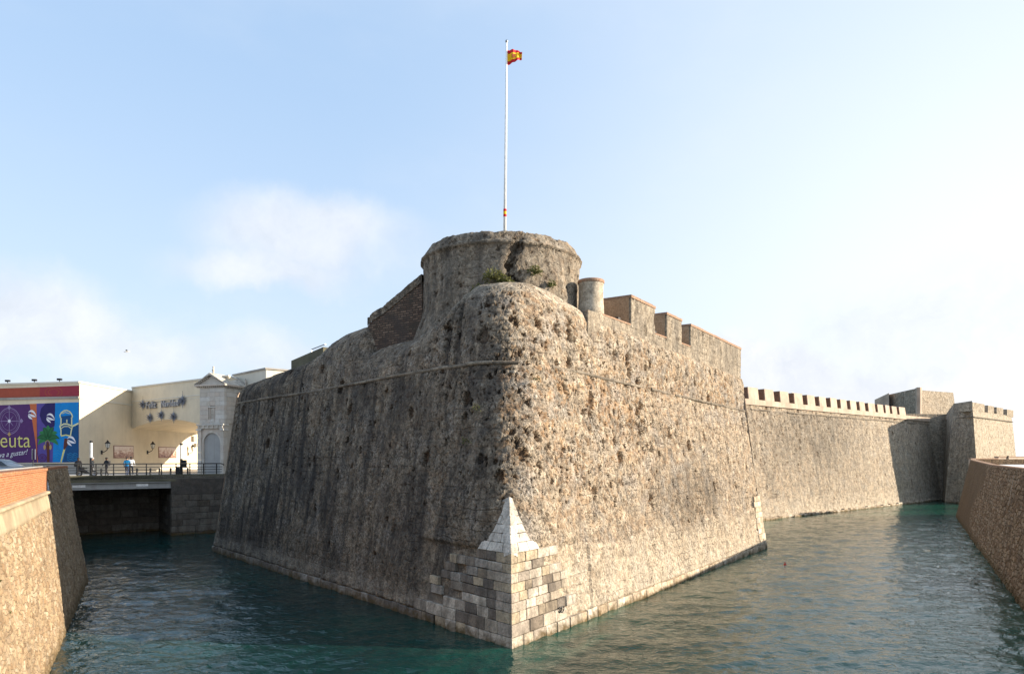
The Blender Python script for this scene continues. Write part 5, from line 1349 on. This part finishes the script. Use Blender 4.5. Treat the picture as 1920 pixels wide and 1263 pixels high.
# wall lanterns on the cream side wall (it runs along Y at x = -46)
def side_wall(u, v, o=0.0):
    Y = -46.0 / ((u - CX) / F); return Vector((-46 + o, Y, EYE + (HV - v) / F * Y))
for u, v, sc_, w_ in ((190, 838, 1.0, 'nearest the mural corner'), (276, 839, 1.0, 'between the two tile pictures'), (352, 843, 1.0, 'in the sunlit corner by the gate')):
    p = side_wall(u, v, .06); t_ = thing('wall_lantern', tuple(p), 'black bracket lantern on the cream wall ' + w_, 'lantern', 'bracket lanterns on the cream wall')
    q_ = lambda x, y, z: Vector((p.x + x, p.y + y, p.z + z))
    MB().tube([q_(0, 0, -.55), q_(.25, 0, -.52), q_(.55, .0, -.35), q_(.65, 0, -.12)], [.05, .045, .04, .04], 8).build('bracket', M['black'], t_)
    MB().box(p.x - .05, p.x + .03, p.y - .12, p.y + .12, p.z - .8, p.z - .35).build('wall_plate', M['black'], t_)
    c_ = (p.x + .65, p.y, p.z)
    MB().lathe([(.10, -.12), (.17, -.06)], c_, 6).build('lantern_base', M['black'], t_)
    MB().lathe([(.16, -.055), (.27, .42)], c_, 6).build('glass', M['lampglass'], t_)
    for k in range(6):
        a = 2 * math.pi * k / 6; MB().tube([(c_[0] + .165 * math.cos(a), c_[1] + .165 * math.sin(a), c_[2] - .05), (c_[0] + .278 * math.cos(a), c_[1] + .278 * math.sin(a), c_[2] + .42)], .018, 4).build('glazing_bar', M['black'], t_)
    MB().lathe([(.34, .425), (.24, .55), (.10, .66), (.12, .70), (.05, .78), (.0, .85)], c_, 6, False).build('lantern_hood', M['black'], t_)
# tile pictures
for us_, vs_, lab in (((212.5, 250), (834.5, 858.5), 'brown tile picture of boats on the shaded cream wall'), ((297, 330), (837, 858), 'orange brown tile picture half in sunlight under the arch')):
    pa_, pb_ = side_wall(us_[0], vs_[0]), side_wall(us_[1], vs_[0]); z1 = pa_.z; z0 = side_wall(us_[0], vs_[1]).z
    t_ = thing('tile_picture', tuple(pa_), lab, 'picture', 'tile pictures on the cream wall')
    MB().box(-46, -45.95, pa_.y, pb_.y, z0, z1).build('border', M['pictureframe'], t_)
    nt = 5
    for i in range(nt):
        for j in range(3):
            y0, y1 = lerp(pa_.y + .1, pb_.y - .1, i / nt), lerp(pa_.y + .1, pb_.y - .1, (i + 1) / nt); a_, b_ = lerp(z0 + .08, z1 - .08, j / 3), lerp(z0 + .08, z1 - .08, (j + 1) / 3)
            MB().box(-45.949, -45.93, y0 + .006, y1 - .006, a_ + .005, b_ - .005).build('tile', M['picture'], t_)
# boxes on the sunlit wall by the gate
for u, v, w_, h_, lab in ((361, 822, .9, .7, 'grey speaker box on the sunlit wall beside the gate'), (365, 834, .6, .5, 'small grey junction box under the speaker beside the gate')):
    p = side_wall(u, v); tag(MB().box(-46, -45.6, p.y - w_ / 2, p.y + w_ / 2, p.z - h_ / 2, p.z + h_ / 2).build('wall_box', M['concrete'], bevel=.03), lab, 'box')
# roof floodlights over the mural
for u, w_ in ((18, 'leftmost'), (68, 'middle'), (115, 'nearest the corner')):
    p = mur(u, 719.5, .25); t_ = thing('roof_floodlight', (p.x, p.y, ZB + .2), 'small dark floodlight on the mural roof edge, ' + w_, 'floodlight', 'floodlights on the mural roof')
    MB().box(p.x - .22, p.x + .22, p.y - .1, p.y + .16, ZB + .32, ZB + .52).build('lamp_head', M['black'], t_); MB().box(p.x - .03, p.x + .03, p.y, p.y + .06, ZB + .2, ZB + .325).build('stem', M['black'], t_)
# sign post
p = W(62, 872, 66); p.z = GZ; t_ = thing('street_sign', tuple(p), 'thin street sign post with narrow frame in front of the mural', 'sign')
MB().tube([p, p + Vector((0, 0, 2.5))], .035, 8).build('pole', M['black'], t_)
for x in (-.14, .14): MB().box(p.x + x - .03 + .07, p.x + x + .03 + .07, p.y - .04, p.y + .02, p.z + 1.55, p.z + 2.55).build('sign_strip', M['steel'], t_)

# ------------------------------------------------------------------ people
def cloth_mat(name, stops):
    m, t = new_mat(name)
    z = t.n('ShaderNodeSeparateXYZ', {0: t.attr('rest', 'Vector')}).outputs[2]
    nz = t.noise(t.attr('rest', 'Vector'), 14, 4, .6)
    zz = t.math('MULTIPLY_ADD', t.math('SUBTRACT', nz, .5), .05, z)
    c = t.ramp(t.math('DIVIDE', zz, 1.85), [(p / 1.85, c_) for p, c_ in stops], 'CONSTANT')
    return out_surface(m, t, c, .85, bump=nz, bump_d=.02, spec=.15)
def person(label, loc, rz, skin, hair, top, legs, shoes, pose, scale=1.0, sleeves=None, bag=None):
    t_ = thing('person', (0, 0, 0), label, 'person', 'people on the bridge')
    P_ = {'pelvis': (0, 0, .95), 'waist': (0, 0, 1.08), 'chest': (0, .01, 1.30), 'neck': (0, 0, 1.47), 'chin': (0, .02, 1.53), 'head': (0, .02, 1.62), 'crown': (0, .0, 1.71)}
    P_.update(pose)
    E = [('pelvis', 'waist'), ('waist', 'chest'), ('chest', 'neck'), ('neck', 'chin'), ('chin', 'head'), ('head', 'crown')]
    Rr = dict(pelvis=.155, waist=.14, chest=.17, neck=.062, chin=.075, head=.098, crown=.075)
    for s_ in 'lr':
        E += [('chest', 'sh' + s_), ('sh' + s_, 'el' + s_), ('el' + s_, 'wr' + s_), ('wr' + s_, 'ha' + s_), ('pelvis', 'hip' + s_), ('hip' + s_, 'kn' + s_), ('kn' + s_, 'an' + s_), ('an' + s_, 'to' + s_)]
        Rr.update({'sh' + s_: .075, 'el' + s_: .052, 'wr' + s_: .036, 'ha' + s_: .038, 'hip' + s_: .10, 'kn' + s_: .068, 'an' + s_: .046, 'to' + s_: .045})
    names = list(P_); me = bpy.data.meshes.new('body'); me.from_pydata([P_[n] for n in names], [(names.index(a), names.index(b)) for a, b in E], [])
    ob = bpy.data.objects.new('body', me); col.objects.link(ob)
    sk = ob.modifiers.new('skin', 'SKIN'); ob.modifiers.new('sub', 'SUBSURF').levels = 1
    if not me.skin_vertices: me.skin_vertices.new()
    for n, v in zip(names, me.skin_vertices[0].data): v.radius = (Rr[n], Rr[n] * (.72 if n in ('pelvis', 'waist', 'chest') else 1)); v.use_root = n == 'pelvis'
    dg = bpy.context.evaluated_depsgraph_get(); m2 = bpy.data.meshes.new_from_object(ob.evaluated_get(dg)); bpy.data.objects.remove(ob)
    for f in m2.polygons: f.use_smooth = True
    finish_attrs(m2); m2.materials.clear()
    m2.materials.append(cloth_mat('clothes', [(0, shoes), (.10, legs), (.92, top), (1.475, skin)]))
    link('body', m2, None, t_)
    h = MB(); hp = P_['head']; n = 10
    for j in range(5):
        for k in range(n):
            a, b = 2 * math.pi * k / n, R(-5 + 95 * j / 4); h.v.append((hp[0] + .118 * math.cos(a) * math.cos(b), hp[1] - .015 + .128 * math.sin(a) * math.cos(b), hp[2] + .03 + .125 * math.sin(b)))
    for j in range(4):
        for k in range(n): h.f.append((j*n+k, j*n+(k+1)%n, (j+1)*n+(k+1)%n, (j+1)*n+k)); h.m.append(0)
    h.build('hair', hair, t_, smooth=True)
    if bag: MB().box(-.17, .17, -.30, -.13, 1.02, 1.42).build('backpack', bag, t_, bevel=.04)
    t_.location = loc; t_.rotation_euler = (0, 0, rz); t_.scale = (scale,) * 3
    return t_
def walk(k=1.0, arms=1.0):
    return dict(shl=(-.19, 0, 1.41), ell=(-.25, -.08 * arms, 1.14), wrl=(-.24, .08 * arms, .92), hal=(-.23, .12 * arms, .84), shr=(.19, 0, 1.41), elr=(.25, .08 * arms, 1.14), wrr=(.25, .20 * arms, .95), har=(.24, .24 * arms, .88),
                hipl=(-.10, 0, .90), knl=(-.10, .14 * k, .50), anl=(-.10, .16 * k, .09), tol=(-.10, .32 * k, .04), hipr=(.10, 0, .90), knr=(.10, -.04 * k, .49), anr=(.10, -.24 * k, .12), tor=(.10, -.10 * k, .04))
def stand(): return walk(.35, .4)
skin_d, skin_l = (.09, .045, .03), (.42, .26, .18)
M['hair'] = plain('dark_hair', (.012, .010, .009), .7); M['cap'] = plain('grey_cap', (.35, .35, .36), .7)
M['bagm'] = plain('dark_bag', (.03, .03, .035), .8)
def feet(u, b): return bpz(u, b)
person('person in dark clothes walking alone with arms held out', feet(200, 2.6), R(155), skin_d, M['hair'], (.03, .032, .038), (.02, .02, .025), (.02, .02, .02), dict(walk(1, .6), ell=(-.33, -.06, 1.18), wrl=(-.42, .04, 1.0), hal=(-.45, .07, .93), elr=(.33, .03, 1.18), wrr=(.42, .12, 1.0), har=(.45, .14, .93)), 1.0, bag=M['bagm'])
person('person in a blue jacket and jeans walking beside the railing', feet(238, 2.5), R(20), skin_l, M['hair'], (.01, .13, .30), (.03, .05, .11), (.03, .03, .03), walk(1), 1.0)
person('person in a white shirt walking next to the blue jacket', feet(246, 2.9), R(15), skin_d, M['hair'], (.66, .68, .72), (.02, .025, .04), (.30, .30, .30), walk(-1), 1.04)
person('person in black standing left of the parked scooter', feet(147, 3.0), R(200), skin_d, M['hair'], (.02, .02, .024), (.02, .02, .024), (.02, .02, .02), stand(), .98)
person('person in black wearing a pale cap beside the scooter', feet(174, 3.3), R(120), skin_l, M['cap'], (.022, .022, .03), (.02, .02, .024), (.02, .02, .02), stand(), 1.0)

# scooter (side on, front to the right)
sc = thing('scooter', (0, 0, 0), 'dark parked scooter with a top box behind the bridge railing', 'scooter')
def wheel(parent, x, y, z, r, w, nm='wheel'):
    t_ = MB()
    for k in range(20):
        pass
    prof_ = [(r - .09, -w / 2), (r - .02, -w / 2), (r, -w / 4), (r, w / 4), (r - .02, w / 2), (r - .09, w / 2)]
    vs_ = []; n = 20
    for rr_i, yy in prof_:
        for k in range(n): a = 2 * math.pi * k / n; vs_.append((x + rr_i * math.cos(a), y + yy, z + rr_i * math.sin(a)))
    m_ = len(prof_)
    t_.add(vs_, [(j*n+k, j*n+(k+1)%n, ((j+1)%m_)*n+(k+1)%n, ((j+1)%m_)*n+k) for j in range(m_) for k in range(n)])
    w_o = t_.build(nm, M['rubber'], parent, smooth=True)
    rim_ = MB(); vs_ = []
    for rr_i, yy in ((r - .088, -w * .42), (.05, -w * .5), (.05, w * .5), (r - .088, w * .42)):
        for k in range(n): a = 2 * math.pi * k / n; vs_.append((x + rr_i * math.cos(a), y + yy, z + rr_i * math.sin(a)))
    rim_.add(vs_, [(j*n+k, j*n+(k+1)%n, (j+1)*n+(k+1)%n, (j+1)*n+k) for j in range(3) for k in range(n)]).build('rim', M['steel'], w_o, smooth=True)
def loft(secs, name, mat, parent, smooth=True):
    mb = MB(); m_ = len(secs[0]); n = len(secs)
    mb.add([p for s_ in secs for p in s_], [(j*m_+k, j*m_+(k+1)%m_, (j+1)*m_+(k+1)%m_, (j+1)*m_+k) for j in range(n - 1) for k in range(m_)] + [tuple(range(m_)), tuple(range((n-1)*m_, n*m_))])
    return mb.build(name, mat, parent, smooth=smooth)
def ring_(x, zc_, hz, hy, n=10): return [(x, hy * math.cos(2 * math.pi * k / n), zc_ + hz * math.sin(2 * math.pi * k / n)) for k in range(n)]
wheel(sc, -.62, 0, .28, .28, .12); wheel(sc, .66, 0, .28, .28, .11)
loft([ring_(-.85, .62, .08, .10), ring_(-.6, .60, .17, .17), ring_(-.25, .55, .20, .19), ring_(-.02, .42, .14, .17), ring_(.2, .30, .06, .16), ring_(.42, .34, .08, .15)], 'body_panel', M['black'], sc)
loft([ring_(-.72, .80, .05, .13), ring_(-.35, .82, .06, .17), ring_(.02, .76, .05, .13)], 'seat', M['rubber'], sc)
MB().hull8([(.42, -.2, .32), (.52, -.2, .95), (.52, .2, .95), (.42, .2, .32)], [(.52, -.15, .32), (.62, -.15, .95), (.62, .15, .95), (.52, .15, .32)]).build('leg_shield', M['black'], sc, bevel=.03)
MB().tube([(.66, 0, .28), (.52, 0, 1.0)], .04, 8).build('fork', M['steel'], sc)
MB().tube([(.50, -.33, 1.06), (.52, 0, 1.02), (.50, .33, 1.06)], .025, 8).build('handlebar', M['black'], sc)
MB().hull8([(.48, -.18, 1.02), (.60, -.16, 1.02), (.52, -.12, 1.42), (.46, -.12, 1.42)], [(.48, .18, 1.02), (.60, .16, 1.02), (.52, .12, 1.42), (.46, .12, 1.42)]).build('windscreen', M['glass'], sc)
MB().box(-1.0, -.58, -.2, .2, .90, 1.24).build('top_box', M['black'], sc, bevel=.05)
for s_ in (-1, 1): MB().tube([(.5, s_ * .2, 1.06), (.52, s_ * .3, 1.28)], .012, 5).build('mirror_stem', M['black'], sc); MB().box(.50, .54, s_ * .3 - .06, s_ * .3 + .06, 1.25, 1.34).build('mirror', M['black'], sc)
sc.location = bpz(162, 2.4); sc.rotation_euler = (0, 0, R(8))

# ------------------------------------------------------------------ car behind the left parapet
car = thing('parked_car', (0, 0, 0), 'silver estate car behind the orange brick parapet, roof and windows showing', 'car')
def csec(x, zb, zt, wb, wt, zm): return [(x, -wb, zb), (x, -wb - .03, zm), (x, -wt, zt), (x, wt, zt), (x, wb + .03, zm), (x, wb, zb)]
loft([csec(-2.15, .45, .95, .72, .70, .7), csec(-2.05, .30, 1.0, .82, .76, .7), csec(-1.2, .22, 1.0, .86, .82, .65), csec(.7, .22, .98, .86, .82, .62), csec(1.5, .24, .90, .85, .78, .6), csec(2.0, .30, .78, .78, .66, .55), csec(2.15, .38, .66, .66, .58, .5)], 'body', M['silver'], car)
loft([csec(-2.0, .99, 1.02, .74, .70, 1.0), csec(-1.75, .99, 1.40, .76, .58, 1.1), csec(-.9, .99, 1.48, .77, .60, 1.1), csec(.1, .97, 1.46, .77, .60, 1.1), csec(.65, .96, 1.22, .77, .66, 1.08), csec(1.15, .95, .98, .76, .74, .965)], 'cabin', M['silver'], car)
for s_ in (-1, 1):
    for xs in (((-1.65, 1.06), (-1.55, 1.36), (-.95, 1.42), (-.92, 1.06)), ((-.84, 1.06), (-.86, 1.42), (-.12, 1.41), (-.08, 1.06)), ((0, 1.06), (0, 1.41), (.28, 1.34), (.72, 1.06))):
        MB().poly([(x, s_ * (.815 - (z - 1.06) * .42 + .02), z) for x, z in xs]).build('side_window', M['glass'], car, fix=False)
MB().poly([(.18, -.57, 1.44), (.18, .57, 1.44), (1.04, .70, 1.03), (1.04, -.70, 1.03)]).build('windscreen', M['glass'], car, fix=False)
MB().poly([(-1.90, -.60, 1.28), (-1.90, .60, 1.28), (-2.03, .66, 1.05), (-2.03, -.66, 1.05)]).build('rear_window', M['glass'], car, fix=False)
for x in (-1.3, 1.35):
    for y in (-.78, .78): wheel(car, x, y, .32, .32, .2)
for y in (-.55, .55): MB().box(2.02, 2.14, y - .14, y + .14, .58, .70).build('headlight', M['lampglass'], car, bevel=.03); MB().box(-2.15, -2.1, y - .12, y + .12, .78, .95).build('tail_light', M['red'], car, bevel=.02); MB().tube([(-1.5, y, 1.50), (-.2, y, 1.51)], .02, 6).build('roof_rail', M['steel'], car)
pcar = W(6, 878, 50); car.location = (pcar.x, pcar.y, GZ); car.rotation_euler = (0, 0, R(8)); car.scale = (1.0, 1.0, 1.08)

# ------------------------------------------------------------------ moat details
p = W(1472, 1060, 47.2); t_ = thing('buoy', (p.x, p.y, 0), 'small red float drifting on the sunlit water', 'buoy')
MB().lathe([(.0, -.1), (.08, -.06), (.11, .02), (.10, .09), (.06, .14), (.0, .15)], (p.x, p.y, 0), 14, False).build('float', M['red'], t_, smooth=True); MB().lathe([(.025, .14), (.025, .19), (.05, .21), (.05, .25), (.0, .27)], (p.x, p.y, 0), 10, False).build('top_knob', M['red'], t_, smooth=True)
# mooring ring
kz = EYE + (HV - 1138) / F * 28.6
dring = None
for dd in np.linspace(1, 8, 300):
    pt_ = face_pt('R', dd, .95, .06)
    if CX + F * pt_.x / pt_.y >= 1051: dring = pt_; break
mr = thing('mooring_ring', tuple(dring), 'rusty black iron mooring ring on the pale foot of the bastion', 'ring')
nr3 = Vector((.819, -.574, 0)); al3 = Vector((.574, .819, 0))
for off, rr_i in ((-.08, .11), (.09, .13)):
    c_ = dring + al3 * off + nr3 * .03; MB().tube([c_ + al3 * (rr_i * math.cos(a)) + Vector((0, 0, rr_i * math.sin(a))) for a in np.linspace(0, 2 * math.pi, 19)], .022, 6, False).build('iron_ring', M['black'], mr)
MB().tube([dring - nr3 * .1, dring + nr3 * .06 + Vector((0, 0, .1))], .03, 6).build('staple', M['black'], mr)

# ------------------------------------------------------------------ plants on the masonry
def leaf_mat():
    m, t = new_mat('leaf_green'); r = t.n('ShaderNodeObjectInfo').outputs['Random']; P = t.attr('rest', 'Vector')
    c = t.ramp(t.noise(P, 14, 3, .6), [(.3, (.05, .065, .018)), (.5, (.12, .13, .04)), (.7, (.26, .24, .12))])
    b = t.n('ShaderNodeBsdfPrincipled', {'Base Color': c, 'Roughness': .6, 'Specular IOR Level': .2})
    tr = t.n('ShaderNodeBsdfTranslucent', {'Color': c}); mx = t.n('ShaderNodeMixShader', {0: .3, 1: b.outputs[0], 2: tr.outputs[0]})
    t.n('ShaderNodeOutputMaterial', {'Surface': mx.outputs[0]}); return m
M['leaf'] = leaf_mat(); M['stem'] = plain('stem', (.10, .08, .04), .8)
def plant(c, r_, n, size, label, squash=.6, out=None):
    t_ = thing('wall_plant', tuple(c), label, 'plant', 'plants growing on the old walls'); mb = MB(); st_ = MB()
    for k in range(n):
        d_ = Vector((random.gauss(0, 1), random.gauss(0, 1), random.gauss(0, 1) * squash + .25)).normalized() * r_ * random.random() ** .5
        if out is not None and d_.dot(out) < 0: d_ = d_ - 2 * d_.dot(out) * out
        p_ = c + d_; a_ = Vector((random.gauss(0, 1), random.gauss(0, 1), random.gauss(0, 1))).normalized(); b_ = a_.cross(Vector((random.gauss(0, 1), random.gauss(0, 1), 1))).normalized(); s_ = size * random.uniform(.5, 1.2)
        mb.add([p_ - a_ * s_, p_ + b_ * s_ * .35, p_ + a_ * s_, p_ - b_ * s_ * .35], [(0, 1, 2, 3)])
        if k % 9 == 0: st_.tube([c, c + d_ * .5 + Vector((0, 0, .02)), p_], .006, 4)
    mb.build('foliage', M['leaf'], t_, fix=False, kind='stuff'); st_.build('stem', M['stem'], t_, kind='stuff')
TCv = Vector((TC[0], TC[1], 0))
def on_tower(u, z): 
    best = None
    r_ = (u - CX) / F; A = 1 + r_ * r_; B = -2 * (r_ * TC[0] + TC[1]); Cq = TC[0] ** 2 + TC[1] ** 2 - (TR - .02) ** 2
    Y = (-B - math.sqrt(B * B - 4 * A * Cq)) / (2 * A); return Vector((r_ * Y, Y, z))
for u, v, rr_i, n, lab in ((925, 523, .55, 260, 'weedy tuft on the ledge at the left foot of the round tower'), (948, 531, .42, 170, 'pale grassy tuft at the centre above the bastion nose'), (1000, 512, .42, 150, 'green tuft clinging to the sunlit side of the round tower'), (1030, 535, .28, 70, 'sparse tuft low on the right foot of the round tower'), (900, 548, .45, 130, 'dry tuft on the left shoulder of the bastion nose'), (985, 540, .26, 70, 'low tuft just right of centre above the nose')):
    p_ = on_tower(u, 0); p_.z = EYE + (HV - v) / F * p_.y; nrm_ = (p_ - Vector((TC[0], TC[1], p_.z))).normalized()
    plant(p_ + nrm_ * .12, rr_i, n, .11, lab, .5, nrm_)
def on_left_wall(u, v):
    k = on_line(u, lwp(14, 2.5), lwp(LT, 2.5)); p_ = lwp(14, 2.5) + k * (lwp(LT, 2.5) - lwp(14, 2.5)); z = EYE + (HV - v) / F * p_[1]; q_ = lwp(14 + k * (LT - 14), z, .05); return Vector((q_[0], q_[1], z))
plant(on_left_wall(8, 1088), .16, 70, .06, 'bright green plant sprouting from the sunlit left wall', .8, Vector((.88, .48, 0)))
plant(on_left_wall(20, 1148), .07, 18, .04, 'tiny green sprig low on the sunlit left wall', .8, Vector((.88, .48, 0)))
for d_, z_, sd_, n, lab in ((.9, 9.6, 'L', 60, 'green moss clump in shade just below the cordon near the salient'), (1.6, 8.2, 'L', 40, 'small green clump on the shaded face near the salient edge'), (.7, 10.9, 'R', 40, 'green clump under the broken cordon at the salient')):
    plant(face_pt(sd_, d_ + 1.2, z_, .05), .3, n, .06, lab, .6, Vector((-.762, -.648, 0)) if sd_ == 'L' else Vector((.819, -.574, 0)))
# floodlights in the embrasures
for u, lab in ((1141, 'first floodlight on the sill beside the turret'), (1173, 'second floodlight on the first embrasure sill'), (1240, 'floodlight on the sill of the middle embrasure'), (1287, 'floodlight on the sill of the last embrasure')):
    p2_ = PA + dpar * par_d(u) + inpar * .5; t_ = thing('floodlight', (p2_[0], p2_[1], 15.17), lab, 'floodlight', 'floodlights in the embrasures')
    MB().obox(p2_, dpar, -.16, .16, -.12, .10, 15.30, 15.50).build('lamp_head', M['black'], t_, bevel=.02); MB().obox(p2_, dpar, -.04, .04, -.03, .03, 15.17, 15.305).build('bracket', M['steel'], t_)
# posts on the terrace edge
for u, h_ in ((1833, .45), (1853, .55), (1872, .75), (1876, .7), (1890, 1.0)):
    Y = 88 if u < 1860 else 91; p_ = W(u, 858, Y); tag(MB().lathe([(.09, 0), (.07, .05), (.07, h_), (.10, h_ + .02), (.10, h_ + .1), (.0, h_ + .14)], (p_.x, p_.y, 6.62), 10, False).build('terrace_post', M['black']), {1833: 'short dark post at the left corner of the white terrace', 1853: 'dark post second from the left corner of the white terrace', 1872: 'left post of the close pair on the white terrace', 1876: 'right post of the close pair on the white terrace', 1890: 'tallest dark post standing on the white terrace edge'}[u], 'post', 'dark posts on the white terrace')
# gulls
def gull(p, s_, rz, label, wings=True):
    t_ = thing('seagull', tuple(p), label, 'bird', 'gulls'); c_ = Vector(p)
    def q_(x, y, z): return c_ + Vector((x * math.cos(rz) - y * math.sin(rz), x * math.sin(rz) + y * math.cos(rz), z)) * s_
    secs = [(-.28, .0, .02), (-.15, .0, .06), (.05, .0, .085), (.2, .02, .05), (.28, .03, .045), (.35, .02, .012)]
    vs_ = [q_(x, r_ * math.cos(a), z + r_ * math.sin(a)) for x, z, r_ in secs for a in np.linspace(0, 2 * math.pi, 9)[:-1]]
    MB().add(vs_, [(j*8+k, j*8+(k+1)%8, (j+1)*8+(k+1)%8, (j+1)*8+k) for j in range(5) for k in range(8)]).build('body', M['white'], t_, smooth=True)
    if wings:
        for sg in (-1, 1):
            MB().add([q_(.12, sg * .05, .04), q_(-.06, sg * .05, .04), q_(-.02, sg * .35, .16), q_(.12, sg * .35, .17), q_(-.1, sg * .72, .08), q_(-.05, sg * .72, .085)], [(0, 1, 2, 3), (3, 2, 4, 5)]).build('wing', M['steel'], t_, fix=False)
gull(W(237, 659, 70), 1.0, R(20), 'grey gull gliding over the cream building')
pg = MA + cd_ * cdist(1497) + cn_ * .8; gull((pg[0], pg[1], 16.12), 1.0, R(40), 'gull resting on top of a curtain wall merlon', False)
